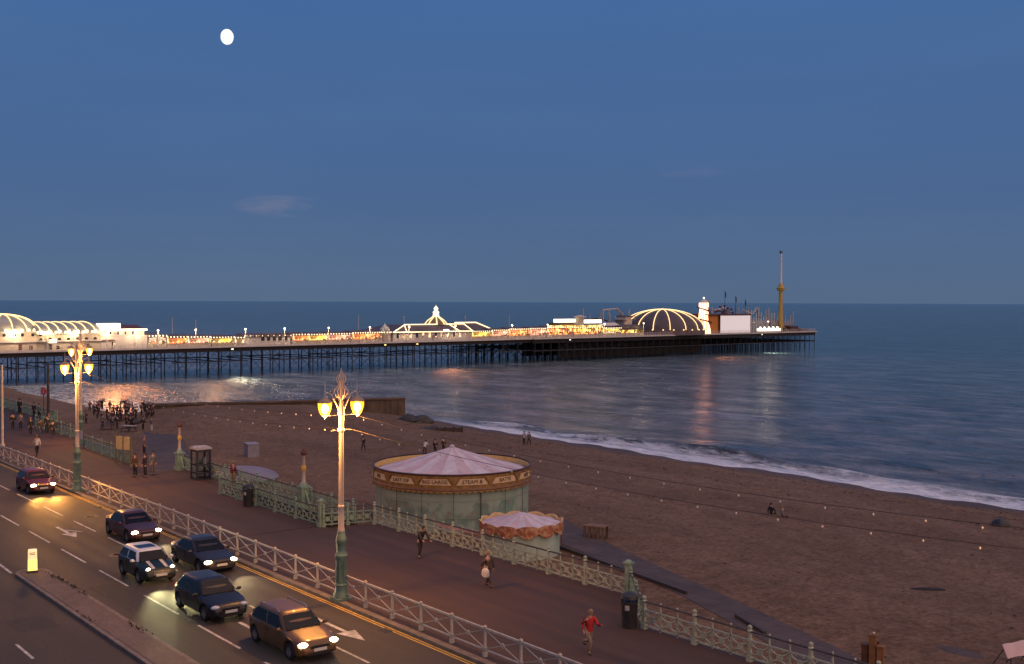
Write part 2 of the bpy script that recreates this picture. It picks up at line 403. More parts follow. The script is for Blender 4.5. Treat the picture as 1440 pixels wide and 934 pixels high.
for k in range(-30, 12): polys.append(rect(-45.4+5.93*k, -45.4+5.93*k+2.2, 11.95, .11))
polys.append([(-75, 15.2), (-57.4, 14.85), (-57.4, 14.98), (-75, 15.33)])
def arrow(u, v, ln, branch=False):
    ps = [rect(u, u+ln*.62, v, .17), [(u+ln*.62, v-.42), (u+ln, v), (u+ln*.62, v+.42)]]
    if branch: ps += [[(u+ln*.35, v+.09), (u+ln*.62, v+.62), (u+ln*.62, v+.82), (u+ln*.3, v+.09)]]
    return ps
polys += arrow(-41.6, 22.7, 3.9)+arrow(-67.6, 20.05, 3.6, True)+arrow(-43.0, 19.95, 3.2)+arrow(-66, 22.9, 3.6)
mark_poly(polys, 'road_markings', m_white)
mark_poly([rect(-430, 60, 24.20, .07), rect(-430, 60, 24.36, .07)], 'yellow_lines', m_yellow)
# repaired patches, manholes and gully grates
m_patch = M('fresh_asphalt', (.039, .031, .026), .8, .25, 8., bump=.3)
b = MB()
for u0, u1, v0, v1 in ((-52.5, -47.2, 16.9, 18.1), (-64.5, -60.8, 21.7, 23.2), (-36.5, -31.5, 19.0, 20.6), (-49, -46.9, 12.4, 14.0), (-44.6, -43.2, 21.7, 23.9)): b.sheet([(u0, v0), (u1, v0+.05), (u1+.1, v1), (u0-.05, v1)], RZ+.002)
structure(b.build('road_patches', m_patch))
m_iron = M('cast_iron_cover', (.045, .04, .036), .45, .4, 12., bump=.8)
for u, v in ((-58.3, 20.3), (-40.9, 13.2), (-69.5, 22.6)):
    b = MB(); b.lathe([(.42, -.02), (.42, .008), (.34, .008), (.34, .004), (0, .004)], n=24); b.lathe([(.26, .004), (.26, .009), (.2, .009), (.2, .004)], n=20)
    structure(b.build('manhole_cover', m_iron, None, 40, loc=(u, v, RZ)))
for u in (-72.5, -55.2, -38.4):
    b = MB(); b.box(-.3, .3, -.2, .2, -.02, .005)
    for i in range(6): b.box(-.26+.1*i, -.20+.1*i, -.17, .17, .005, .012)
    structure(b.build('gully_grate', m_iron, None, None, loc=(u, 24.02, RZ)))
# median island with rounded nose
nose = [(-57.4+.75-.75*math.cos(a), 15.65+.75*math.sin(a)) for a in [math.pi*(k/10-.5) for k in range(11)]]
b = MB(); b.prism(nose+[(60, 16.45), (60, 14.85)], -.3, -.012)
structure(b.build('traffic_island_kerb', m_kerb))
ni = [(-57.2+.55-.55*math.cos(a), 15.65+.55*math.sin(a)) for a in [math.pi*(k/10-.5) for k in range(11)]]
b = MB(); b.prism(ni+[(60, 16.23), (60, 15.07)], -.3, .006)
structure(b.build('traffic_island', m_island))
# ------------------------------------------------------------------ sea
def sea_mat():
    mt, N, L, b = nodes('sea_water'); gm, s = posz(N); L.new(gm.outputs['Position'], s.inputs[0]); P_ = gm.outputs['Position']
    b.inputs['IOR'].default_value = 1.33
    U, V = s.outputs['X'], s.outputs['Y']
    deep = noise(N, L, mapping(N, L, P_, (.012, .05, 1), (0, 0, R(-8))), 1., 5, .6)
    base = ramp(N, L, deep, (.3, (.036, .084, .100)), (.7, (.060, .126, .142)))
    silt = N.new('ShaderNodeMapRange'); silt.inputs[1].default_value = 420; silt.inputs[2].default_value = 100; L.new(V, silt.inputs[0])
    ripple_shade = noise(N, L, mapping(N, L, P_, (.10, .17, 1), (0, 0, R(-10))), 1., 7, .68)
    ripple_murk = ramp(N, L, ripple_shade, (.34, (.070, .085, .100)), (.50, (.140, .138, .148)), (.66, (.25, .23, .235)))  # light and dark of wave facets painted into the turbid water colour
    base = mixc(N, L, math_(N, L, 'MULTIPLY', silt.outputs[0], .85), base, ripple_murk)
    far = ramp(N, L, ripple_shade, (.36, .72), (.64, 1.3))  # ripple light and dark multiplied into the whole sea colour
    base = mixc(N, L, 1., base, far, 'MULTIPLY')
    # foam: a wide apron of spent surf, and crests
    wob = math_(N, L, 'MULTIPLY', math_(N, L, 'SUBTRACT', noise(N, L, mapping(N, L, P_, (.07, .02, 0)), 1., 4, .6), .5), 7.)
    vv = math_(N, L, 'ADD', V, wob)
    lace = noise(N, L, mapping(N, L, P_, (.55, 1.1, 1)), 1., 7, .72)
    left = N.new('ShaderNodeMapRange'); left.inputs[1].default_value = -92; left.inputs[2].default_value = -62; L.new(U, left.inputs[0]); lf = left.outputs[0]
    fade = N.new('ShaderNodeMapRange'); fade.inputs[1].default_value = -158; fade.inputs[2].default_value = -140; L.new(U, fade.inputs[0]); fd = fade.outputs[0]
    def band(v0, v1, soft):
        a = N.new('ShaderNodeMapRange'); a.interpolation_type = 'SMOOTHSTEP'
        for i, x in ((1, v0-soft), (2, v0+soft)): a.inputs[i].default_value = x
        L.new(vv, a.inputs[0]); c = N.new('ShaderNodeMapRange'); c.interpolation_type = 'SMOOTHSTEP'
        for i, x in ((1, v1-soft), (2, v1+soft)): c.inputs[i].default_value = x
        L.new(vv, c.inputs[0]); return math_(N, L, 'SUBTRACT', a.outputs[0], c.outputs[0], True)
    sw = math_(N, L, 'MULTIPLY', band(98.5, 107.4, 1.2), ramp(N, L, lace, (.30, .45), (.48, 1.)))
    wide = math_(N, L, 'MULTIPLY', math_(N, L, 'MULTIPLY', band(104., 110.5, 1.1), ramp(N, L, lace, (.38, .05), (.54, 1.))), lf)
    crest = math_(N, L, 'MULTIPLY', band(107.6, 109.6, .6), ramp(N, L, noise(N, L, mapping(N, L, P_, (.16, .6, 1)), 1., 6, .7), (.42, 0.), (.55, .9)))
    fm = math_(N, L, 'MULTIPLY', math_(N, L, 'MAXIMUM', math_(N, L, 'MAXIMUM', sw, wide), crest), fd)
    # spent foam in the shallow corner beyond the groyne
    cn = math_(N, L, 'MULTIPLY', math_(N, L, 'SUBTRACT', 1., math_(N, L, 'DIVIDE', math_(N, L, 'SUBTRACT', V, 66.), 26., True)), math_(N, L, 'LESS_THAN', U, -158.))
    fm = math_(N, L, 'MAXIMUM', fm, math_(N, L, 'MULTIPLY', cn, ramp(N, L, lace, (.40, 0.), (.62, .7))))
    L.new(mixc(N, L, fm, base, (.80, .83, .88)), b.inputs['Base Color'])
    L.new(math_(N, L, 'ADD', .14, math_(N, L, 'MULTIPLY', fm, .5)), b.inputs['Roughness'])
    h1 = noise(N, L, mapping(N, L, P_, (.22, .55, 1), (0, 0, R(-12))), 1., 6, .62)
    h2 = noise(N, L, mapping(N, L, P_, (.09, .19, 1), (0, 0, R(-7))), 1., 5, .6)
    hh = math_(N, L, 'ADD', math_(N, L, 'MULTIPLY', h1, 1.0), math_(N, L, 'MULTIPLY', h2, 3.6))
    hh = math_(N, L, 'ADD', hh, math_(N, L, 'MULTIPLY', math_(N, L, 'MULTIPLY', lace, fm), .35))
    bp = N.new('ShaderNodeBump'); bp.inputs['Strength'].default_value = 1.; bp.inputs['Distance'].default_value = .9
    L.new(hh, bp.inputs['Height']); L.new(bp.outputs['Normal'], b.inputs['Normal'])
    return mt
m_sea = sea_mat()
def seaz(u, v):
    w_ = math.sin(u*.045)*1.6+math.sin(u*.13+1)*.7
    amp = sstep(-165, -130, u)*sstep(40, 10, u)
    c = 108.6+w_
    d = v-c
    brk = (.75+.25*math.sin(u*.11)+.2*math.sin(u*.31))*math.exp(-(d/(.8 if d < 0 else 1.9))**2)*amp*(1-.55*sstep(-80, -55, u))
    d2 = v-(124+math.sin(u*.03+2)*3); brk += .30*math.exp(-(d2/2.6)**2)*amp*(.5+.5*math.sin(u*.06))
    d3 = v-(150+math.sin(u*.025+4)*4); brk += .26*math.exp(-(d3/3.4)**2)*amp*(.5+.5*math.sin(u*.045+1))
    sw = .11*math.sin(v*.42+u*.06)*math.sin(u*.09+v*.03)*sstep(104, 116, v)*sstep(420, 200, v)
    return SEA+brk+sw
us = [-40000, -15000, -6000, -2500, -1200, -700, -520]+[-430+8*i for i in range(30)]+[-190+1.5*i for i in range(140)]+[24, 36, 60, 120, 300, 800, 2500, 9000, 40000]
vs = [58, 64, 70, 76, 82, 88, 94]+[98+.4*i for i in range(50)]+[118+1.2*i for i in range(70)]+[206, 214, 225, 240, 260, 290, 330, 380, 450, 600, 900, 1500, 3000, 7000, 16000, 40000]
grid_mesh(us, vs, seaz, 'sea', m_sea)
# ------------------------------------------------------------------ moon
mm, N, L, b_ = nodes('moon_rock'); tcm = N.new('ShaderNodeTexCoord')
mc = ramp(N, L, noise(N, L, tcm.outputs['Object'], .009, 5), (.38, (.66, .63, .58)), (.56, (1., .97, .92)))
L.new(mc, b_.inputs['Emission Color']); b_.inputs['Emission Strength'].default_value = 1.18
b = MB(); b.sph((0,0,0), 1, 40, 24, sc_=(158, 158, 190))
pm = ray(319.3, 52).normalized()*30000+Vector((0,0,HC))
tag(b.build('moon', mm, smooth=180, loc=pm), 'bright white gibbous moon high in the blue dusk sky', 'moon')
# ------------------------------------------------------------------ ironwork materials
m_cream = M('cream_paint', (.46, .385, .32), .55, .2, 5.)
m_green = M('sea_green_paint', (.20, .295, .225), .5, .25, 3.)
m_green_p = M('weathered_pale_green_paint', (.33, .365, .28), .55, .25, 3.)
m_green_d = M('dark_green_paint', (.12, .185, .14), .5, .25, 3.)
m_pole = M('pale_pole_paint', (.44, .36, .31), .45, .12, 3.)
m_dark = M('dark_iron', (.03, .028, .03), .5, .3, 5.)
m_rail_top = M('rail_shade_dark_timber', (.055, .042, .036), .6, .3, 5.)  # handrail's shade put into the colour; doubles as dark timber elsewhere
m_red = M('red_paint', (.5, .05, .04), .5, .2)
m_lantern, N, L, b_ = nodes('sodium_lantern_glass')            # amber glass, part see-through, lit from inside
b_.inputs['Base Color'].default_value = (.7, .35, .05, 1); b_.inputs['Emission Color'].default_value = (1., .33, .010, 1); b_.inputs['Emission Strength'].default_value = 1.7; b_.inputs['Alpha'].default_value = .62
m_mantle = E('sodium_burner', (1., .62, .16), 30.)
m_lantern_cap = M('lantern_cap', (.32, .22, .14), .5, .2)
m_bulb = M('festoon_bulb', (.62, .56, .5), .25, .05)
# ------------------------------------------------------------------ roadside railing of crossed bars
def road_railing(u0, u1, v, n):
    root = thing('road_railing', 'long cream railing with crossed bars running along the kerb between road and promenade', 'railing', (u0, v, 0))
    L_ = u1-u0; st = L_/n
    post = MB(); post.box(-.038, .038, -.038, .038, 0, 1.06); post.box(-.075, .075, -.075, .075, 0, .16)
    post.lathe([(.065, 1.06), (.075, 1.10), (.045, 1.15), (0, 1.16)], n=8); post.box(-.06, .06, -.06, .06, .28, .36)
    pan = MB()
    for z0, z1 in ((.30, .98), (.98, .30)): pan.bar((.05, 0, z0), (st-.05, 0, z1), .03, .03)
    pan.lathe([(.0, -.02), (.10, -.02), (.10, .02), (0, .02)], c=(st/2, 0, .64), n=10, axis='y')
    pan.lathe([(.0, -.03), (.05, -.03), (.05, .03), (0, .03)], c=(st/2, 0, .64), n=8, axis='y')
    po = post.build('post', m_cream, root, 40); pa = pan.build('crossed_bars', m_cream, root, 40)
    for i in range(1, n+1): dup(po, root, (i*st, 0, 0))
    for i in range(1, n): dup(pa, root, (i*st, 0, 0))
    tr = MB(); tr.bar((0, 0, 1.03), (L_, 0, 1.03), .075, .075); tr.build('top_rail', m_cream, root)
    br = MB(); br.bar((0, 0, .25), (L_, 0, .25), .055, .055); br.build('bottom_rail', m_cream, root)
road_railing(-138.0, -24.6, 24.95, 54)
# ------------------------------------------------------------------ cast iron sea railing in panels
def sea_railing(p, q, label, st=2.6, zq=0., mats=(None,), end=True, ornate=False, group='sea-green cast iron railings along the promenade edge'):
    mt = mats[0] or m_green
    d = Vector((q[0]-p[0], q[1]-p[1], 0)); L_ = d.length; n = max(1, round(L_/st)); st = L_/n
    root = thing('sea_railing', label, 'railing', (p[0], p[1], 0), math.atan2(d.y, d.x), group)
    k = zq/L_                                                     # slope for the stairs
    def S(vs): return [(x, y, z+k*x) for x, y, z in vs]
    po = MB(); po.box(-.055, .055, -.055, .055, .0, 1.06); po.box(-.10, .10, -.10, .10, 0, .22); po.box(-.085, .085, -.085, .085, .74, .84)
    po.lathe([(.06, 1.06), (.10, 1.10), (.10, 1.14), (.05, 1.17), (.085, 1.23), (.075, 1.30), (.0, 1.34)], n=8)
    pan = MB(); sub = st/3
    for j in range(3):
        x0 = j*sub; xc = x0+sub/2
        if j:
            pan.bar((x0, 0, .04), (x0, 0, 1.12), .05, .05); pan.sph((x0, 0, 1.16), .05, 6, 4)
        pan.lathe([(.0, -.02), (.135, -.02), (.15, 0), (.135, .02), (0, .02)], c=(xc, 0, .44), n=10, axis='y')
        for sx in (-1, 1):
            for sz in (-1, 1):
                pts = [(xc+sx*(.10+.36*sub*t), 0, .44+sz*(.10+.20*t**1.8)) for t in (0, .35, .7, 1.)]
                pan.tube(pts, .028, 4)
                pan.tube([(xc+sx*sub*.46, 0, .44+sz*.05), (xc+sx*sub*.36, 0, .44+sz*.13), (xc+sx*sub*.44, 0, .44+sz*.2)], .022, 4)
                pan.tube([(xc+sx*.06, 0, .44+sz*.31), (xc+sx*sub*.2, 0, .44+sz*.24), (xc+sx*sub*.3, 0, .44+sz*.31)], .02, 4)
        if ornate:
            for i in range(1, 6): pan.bar((x0+sub*i/6, 0, .78), (x0+sub*i/6, 0, 1.02), .02, .02)
            pan.lathe([(.06, -.02), (.09, -.02), (.09, .02), (.06, .02)], c=(xc, 0, .9), n=8, axis='y')
    pan.bar((0, 0, .13), (st, 0, .13), .05, .05); pan.bar((0, 0, .77), (st, 0, .77), .05, .05)
    pan.v = S(pan.v)
    pa = pan.build('iron_panel', mt, root, 40); pp_ = po.build('post', mt, root, 40)
    for i in range(1, n): dup(pa, root, (i*st, 0, k*i*st))
    for i in range(1, n+(1 if end else 0)): dup(pp_, root, (i*st, 0, k*i*st))
    tr = MB(); tr.bar((0, 0, 1.10), (L_, 0, 1.10+zq), .09, .05); tr.build('handrail', m_rail_top, root)
    return root
sea_railing((-160, 36.95), (-124.2, 36.95), 'sea-green railing at the far end of the promenade, behind the strolling couples')
sea_railing((-121.2, 33.95), (-107.2, 33.95), 'sea-green railing of the bay just beyond the seaward street lamp', end=False)
sea_railing((-124.1, 36.7), (-121.4, 34.1), 'short angled railing joining the two farthest promenade bays', end=False)
sea_railing((-103.8, 32.5), (-88.9, 32.1), 'sea-green railing in front of the cream notice board, ending at the beach steps')
sea_railing((-83.9, 34.30), (-58.4, 34.32), 'sea-green railing behind the stairwell, between the two short lamp columns', ornate=True)
sea_railing((-71.8, 31.92), (-58.3, 31.92), 'front railing of the stairwell, starting beside the far litter bin', ornate=True, end=False)
sea_railing((-57.75, 32.0), (-57.05, 34.75), 'short cross railing beside the carousel, at right angles to the promenade', st=1.4, end=False)
sea_railing((-56.7, 34.75), (-36.1, 35.05), 'long sea-green railing in front of the closed carousels', end=False, mats=(m_green_p,))
sea_railing((-35.75, 35.05), (-32.2, 32.2), 'ornate angled railing panel behind the near litter bin', st=2.3, ornate=True, end=False)
sea_railing((-31.95, 32.1), (-5.6, 32.6), 'near sea railing of paler scrollwork running off beyond the near litter bin', mats=(m_green_p,))
# stout posts at the corners of the stepped edge
for loc, lab in (((-57.95, 31.92), 'stout square green gatepost at the front corner of the stairwell'), ((-35.95, 35.12), 'tall capped corner post behind the near litter bin')):
    t = thing('corner_post', lab, 'post', (*loc, 0))
    b = MB(); b.box(-.12, .12, -.12, .12, .2, 1.45); b.box(-.17, .17, -.17, .17, 0, .2)
    b.build('shaft', m_green, t)
    b = MB(); b.box(-.19, .19, -.19, .19, 1.453, 1.53); b.lathe([(.15, 1.53), (.12, 1.60), (0, 1.64)], n=8); b.build('cap', m_green, t)
# ------------------------------------------------------------------ short lamp columns on pedestals
def short_column(loc, label):
    t = thing('lamp_column', label, 'lamp column', loc, 0, 'short lamp columns on the railing behind the stairwell')
    b = MB(); b.box(-.34, .34, -.34, .34, 0, .25); b.box(-.26, .26, -.26, .26, .25, 1.25); b.box(-.33, .33, -.33, .33, 1.25, 1.38); b.lathe([(.26, 1.38), (.15, 1.62)], n=12)
    for s in (-1, 1): b.add([(s*.26, -.05, .25), (s*.8, -.05, .25), (s*.26, -.05, 1.1), (s*.26, .05, .25), (s*.8, .05, .25), (s*.26, .05, 1.1)], [(0,1,2), (5,4,3), (0,3,4,1), (1,4,5,2), (2,5,3,0)])
    b.build('pedestal', m_green, t, 40)
    b = MB(); b.lathe([(.14, 1.62), (.11, 1.8), (.10, 3.25), (.14, 3.3)], n=12); b.build('shaft', m_pole, t, 40)
    b = MB(); b.lathe([(.13, 2.30), (.15, 2.34), (.15, 2.62), (.13, 2.66)], n=12); b.build('band', m_yellow, t, 40)
    b = MB(); b.lathe([(.16, 3.3), (.19, 3.36), (.20, 3.5), (.12, 3.66), (.05, 3.72), (0, 3.76)], n=12); b.build('lamp_hood', M('rust_paint', (.10, .035, .022), .6), t, 40)
short_column((-83.9, 34.05, 0), 'short white column with a yellow band beside the open phone box')
c2 = at(427, 711, 0)
short_column((-64.0, 34.05, 0), 'short white column with red-brown hood above the stairwell railing')
# ------------------------------------------------------------------ seafront street lamps
def street_lamp(loc, label, group='tall twin-lantern seafront lamps'):
    t = thing('street_lamp', label, 'street lamp', loc, 0, group)
    b = MB(); b.box(-.36, .36, -.36, .36, 0, .1)
    b.lathe([(.36, .1), (.34, .28), (.27, .40), (.25, .62), (.30, .66), (.245, .74), (.225, 1.75), (.26, 1.82), (.28, 1.95), (.23, 2.05), (.19, 2.2), (.21, 2.45), (.24, 2.52), (.23, 2.68), (.18, 2.8), (.17, 3.0)], n=12)
    for k in range(8):
        a = math.pi*k/4; b.bar((.245*math.cos(a), .245*math.sin(a), .75), (.225*math.cos(a), .225*math.sin(a), 1.74), .05, .05)
    b.build('base', m_green_d, t, 30)
    b = MB(); b.lathe([(.15, 3.0), (.145, 3.1), (.13, 3.15), (.125, 4.0), (.15, 4.03), (.15, 4.1), (.12, 4.14), (.095, 7.3), (.16, 7.36), (.16, 7.44), (.11, 7.5), (.11, 8.0), (.15, 8.05), (.14, 8.3), (.09, 8.5), (.05, 9.6)], n=12)
    b.build('column', m_pole, t, 30)
    b = MB()
    for s in (-1, 1):
        b.tube([(0, s*.10, 8.25), (0, s*.28, 8.62), (0, s*.5, 8.98), (0, s*.72, 9.06), (0, s*.80, 8.98), (0, s*.80, 8.83)], .035, 6)
        b.tube([(0, s*.1, 8.9), (0, s*.3, 8.78), (0, s*.45, 8.9), (0, s*.36, 9.04), (0, s*.26, 8.96)], .022, 5)
        b.tube([(0, s*.78, 9.05), (0, s*.78, 9.55)], [.02, .006], 5)
        b.bar((0, s*.06, 8.05), (0, s*.62, 8.05), .03, .03); b.bar((0, s*.1, 7.4), (0, s*.5, 7.4), .03, .03)
    b.build('lantern_arm', m_pole, t, 40)
    b = MB()
    for k in range(6):
        a = math.pi*k/3
        b.tube([(r*math.cos(a), r*math.sin(a), z) for r, z in ((.08, 8.75), (.26, 8.95), (.30, 9.12), (.16, 9.3), (.10, 9.42), (.19, 9.55), (.2, 9.68), (.08, 9.82), (.02, 10.0))], .018, 4)
    b.lathe([(.03, 9.6), (.06, 9.75), (.03, 9.9), (.015, 10.1), (0, 10.12)], n=8)
    b.build('scrollwork_crown', m_pole, t, 40)
    for s in (-1, 1):
        ln = MB(); ln.lathe([(.0, 8.00), (.10, 8.02), (.20, 8.14), (.27, 8.34), (.30, 8.56), (.28, 8.615), (.0, 8.615)], c=(0, s*.80, 0), n=12)
        lo = ln.build('lantern', m_lantern, t, 50)
        bu = MB(); bu.sph((0, s*.80, 8.36), .17, 12, 8, sc_=(1, 1, 1.25)); bu.build('burner', m_mantle, lo, 60)
        cp = MB(); cp.lathe([(.32, 8.62), (.32, 8.66), (.16, 8.80), (.05, 8.86), (0, 8.9)], c=(0, s*.80, 0), n=12); cp.build('cap', m_lantern_cap, lo, 40)
        fi = MB(); fi.lathe([(0, 7.93), (.03, 7.97), (.03, 8.02), (0, 8.02)], c=(0, s*.80, 0), n=8); fi.build('finial', m_pole, lo, 40)
        light('POINT', 'lantern_light', 1500, (1., .42, .085), (0, s*.80, 7.80), lo, .14)
    return t
lm = at(480, 843, 0)
street_lamp((-43.2, 24.8, 0), 'nearest twin-lantern street lamp with green base, standing on the kerb in front of the carousel')
street_lamp((-78.9, 24.8, 0), 'kerbside twin-lantern street lamp beside the far red car')
p3_ = at(131, 626, 0); street_lamp((-104.9, 33.3, 0), 'smallest lit twin-lantern lamp on the seaward railing, partly behind a nearer lamp')
street_lamp((-7.3, 24.8, 0), 'twin-lantern street lamp on the kerb that holds the near end of the festoon cables')
# ------------------------------------------------------------------ festoon cables between the lamps
def festoon(p, q, sag, nb, label):
    p, q = Vector(p), Vector(q); root = thing('festoon_cable', label, 'string lights', p, 0, 'festoon cables strung between the street lamps')
    f = lambda t: (q-p)*t - Vector((0, 0, sag*4*t*(1-t)))
    b = MB(); b.tube([f(i/40) for i in range(41)], .010, 4); b.build('cable', M('cable_brown', (.085, .055, .04), .7) if 'cable_brown' not in bpy.data.materials else bpy.data.materials['cable_brown'], root)
    bl = MB(); bl.sph((0, 0, -.10), .031, 7, 5, sc_=(1, 1, 1.2)); bo = None
    for i in range(nb):
        t = (i+.5)/nb
        if bo is None: bo = bl.build('bulb', m_bulb, root, 60, loc=f(t))
        else: dup(bo, root, f(t))
festoon((-43.05, 25.4, 8.03), (-7.4, 25.4, 8.2), .62, 24, 'upper string of pale bulbs leading right from the nearest lamp, over the beach')
festoon((-43.05, 25.3, 7.4), (-7.4, 25.3, 7.75), .60, 24, 'lower string of pale bulbs leading right from the nearest lamp, over the beach')
festoon((-43.35, 25.4, 8.03), (-78.7, 25.4, 8.03), .62, 24, 'upper string of pale bulbs leading left from the nearest lamp to the next')
festoon((-43.35, 25.3, 7.4), (-78.7, 25.3, 7.4), .60, 24, 'lower string of pale bulbs leading left from the nearest lamp to the next')
# white mast at the left edge and a dark mast behind it
t = thing('flagpole', 'plain white pole without lamps at the left edge of the promenade', 'pole', at(3.5, 629, 0))
b = MB(); b.lathe([(.2, 0), (.2, .25), (.11, .4), (.09, 7.2), (.0, 7.25)], n=10); b.build('mast', m_cream, t, 40)
pd = at(10, 600, 0); t = thing('dark_mast', 'dark mast with short side brackets at the far left railing', 'mast', (pd.x, 35.8, 0))
b = MB(); b.lathe([(.16, 0), (.13, 6.3), (0, 6.35)], n=8); b.build('pole', m_dark, t, 40)
b = MB(); [b.bar((0, 0, z), (-.5, 0, z+.05), .05, .1) for z in (3.4, 3.9, 4.4, 5.2)]; b.build('bracket', m_dark, t)
# ------------------------------------------------------------------ carousels
m_canopy = None
def canopy_mat():
    mt, N, L, b = nodes('canopy_canvas'); tc = N.new('ShaderNodeTexCoord'); s = N.new('ShaderNodeSeparateXYZ'); L.new(tc.outputs['Object'], s.inputs[0])
    a = math_(N, L, 'ARCTAN2', s.outputs['Y'], s.outputs['X'])
    st = math_(N, L, 'SINE', math_(N, L, 'MULTIPLY', a, 12.))
    c = mixc(N, L, ramp(N, L, math_(N, L, 'ADD', math_(N, L, 'MULTIPLY', st, .5), .5), (.42, 0.), (.58, 1.)), (.62, .55, .60), (.56, .43, .47))
    c = mixc(N, L, 1., c, ramp(N, L, noise(N, L, tc.outputs['Object'], 1.2, 6, .7), (.3, .75), (.7, 1.15)), 'MULTIPLY')
    L.new(c, b.inputs['Base Color']); b.inputs['Roughness'].default_value = .75
    return mt
def sheet_mat():
    mt, N, L, b = nodes('green_side_canvas'); tc = N.new('ShaderNodeTexCoord'); P_ = tc.outputs['Object']
    c = ramp(N, L, noise(N, L, mapping(N, L, P_, (1, 1, .25)), .7, 5, .6), (.3, (.235, .31, .245)), (.7, (.32, .40, .325)))
    mur = noise(N, L, P_, .42, 3, .6)
    sx = N.new('ShaderNodeSeparateXYZ'); L.new(P_, sx.inputs[0])
    low = math_(N, L, 'MULTIPLY', math_(N, L, 'LESS_THAN', sx.outputs['Z'], 2.1), ramp(N, L, mur, (.5, 0.), (.56, .65)))
    c = mixc(N, L, low, c, ramp(N, L, noise(N, L, P_, 1.3, 2), (.42, (.11, .15, .14)), (.5, (.09, .25, .21)), (.58, (.20, .17, .13))))
    L.new(c, b.inputs['Base Color']); b.inputs['Roughness'].default_value = .8
    return mt
m_canopy = canopy_mat(); m_sheet = sheet_mat()
m_gold = M('gilded_moulding', (.26, .135, .035), .5, .4, 2.5)
m_ochre = M('ochre_lining', (.62, .43, .17), .7, .15, 1.5)
m_brown = M('dark_brown_moulding', (.085, .04, .022), .5, .3, 3.)
m_cart = M('cream_cartouche', (.62, .44, .25), .6, .15, 4.)
m_letter = M('brown_lettering', (.10, .045, .02), .6, .2)
def font_mesh(txt, size, depth=.01):
    cu_ = bpy.data.curves.new('txt', 'FONT'); cu_.body = txt; cu_.size = size; cu_.extrude = depth; cu_.align_x = 'CENTER'; cu_.align_y = 'CENTER'; cu_.resolution_u = 2
    o = bpy.data.objects.new('txt', cu_); COL.objects.link(o); bpy.context.view_layer.update()
    me = bpy.data.meshes.new_from_object(o.evaluated_get(bpy.context.evaluated_depsgraph_get()))
    vs = [tuple(v.co) for v in me.vertices]; fs = [tuple(p.vertices) for p in me.polygons]
    bpy.data.objects.remove(o); bpy.data.curves.remove(cu_); bpy.data.meshes.remove(me)
    return vs, fs
cc = at(635.5, 728, -3.548); CD = math.hypot(cc.x, cc.y)
t = thing('carousel', 'large round carousel closed up behind green canvas, with lavender canopy and gilded lettered rim', 'carousel', cc)
RF, Z0, Z1 = 6.05, 3.02, 4.12                                   # rim radius, rim bottom, rim top (above the ground)
b = MB()
secs = []
for r, z in ((5.86, 3.66), (4.0, 4.15), (2.2, 4.72), (.7, 5.22), (.16, 5.42)):
    secs.append([((r)*math.cos(2*math.pi*k/96), (r)*math.sin(2*math.pi*k/96), z+(.055*(r/5.9+.2))*(1 if k % 4 == 0 else (-.35 if k % 4 == 2 else .2))) for k in range(96)])
b.loft(secs, True, False); b.lathe([(.2, 5.40), (.22, 5.5), (.1, 5.6), (0, 5.62)], n=10)
b.build('canopy', m_canopy, t, 25)
b = MB(); b.lathe([(RF-.12, Z1), (RF-.12, Z0), (RF-.02, Z0), (RF-.02, Z1)], n=72, caps=False, mi=0)
b.lathe([(RF-.13, 3.7), (RF-.135, Z1+.01)], n=72, caps=False, mi=1)
ri = b.build('rim_board', [m_gold, m_ochre], t, 40)
b = MB(); b.lathe([(RF-.14, Z1), (RF+.02, Z1-.02), (RF+.08, Z1+.06), (RF-.02, Z1+.11), (RF-.14, Z1+.08)], n=72, caps=False); b.build('top_moulding', m_brown, ri, 60)
b = MB(); b.lathe([(RF, Z0+.20), (RF+.05, Z0+.14), (RF+.07, Z0+.05), (RF, Z0)], n=72, caps=False); b.build('bottom_moulding', M('umber_moulding', (.17, .075, .028), .5, .3), ri, 60)
b = MB()
rg = lambda r, f: [(r*math.cos(2*math.pi*k/420), r*math.sin(2*math.pi*k/420), f(k)) for k in range(420)]
sw = lambda k: Z0-.03-.13*abs(math.sin(math.pi*k/5))**.6
b.loft([rg(RF+.03, lambda k: Z0-.001), rg(RF+.05, sw), rg(RF+.0, sw), rg(RF-.02, lambda k: Z0-.001)], True, False)
b.build('fringe', m_gold, ri, 60)
face = math.atan2(-cc.y, -cc.x)                                   # the side that faces the road
def wrap(vs, a0, z0, r): return [((r+z)*math.cos(a0+x/r), (r+z)*math.sin(a0+x/r), z0+y) for x, y, z in vs]
NP = 14; texts = {0: 'BIG LARGE', 1: 'STEAM &', 2: 'BATTE', -1: 'LAST OF', 3: 'RIDE', -2: 'THE'}
for k in range(-6, 8):
    a0 = face + (k-.5)*2*math.pi/NP+.02
    c = MB(); n = 14; w_ = 1.12
    top = [(-w_*.8+1.6*w_*i/n, .24) for i in range(n+1)]; bot = [(-w_*1.05+2.1*w_*i/n, -.20) for i in range(n+1)]
    vs = [(x, y, .012) for x, y in top]+[(x, y, .012) for x, y in bot]
    c.add(wrap(vs, a0, Z0+.62, RF), [(i, n+1+i, n+2+i, i+1) for i in range(n)]); co = c.build('cartouche', m_cart, ri)
    b = MB(); pts = [(-.46, .30), (.46, .30), (.30, .10), (.12, -.08), (.09, -.26), (0, -.32), (-.09, -.26), (-.12, -.08), (-.30, .10)]
    vs = [(x, y, .03) for x, y in pts]; b.add(wrap(vs, a0+math.pi/NP, Z0+.70, RF), [tuple(range(9))[::-1]]); b.build('heart_pendant', m_gold, ri)
    if k in texts:
        vs, fs = font_mesh(texts[k], .37); vs = [(x*1.05, y, z+.03) for x, y, z in vs]
        b = MB(); b.add(wrap(vs, a0, Z0+.645, RF), fs); b.build('lettering', m_letter, ri)
b = MB(); secs = []
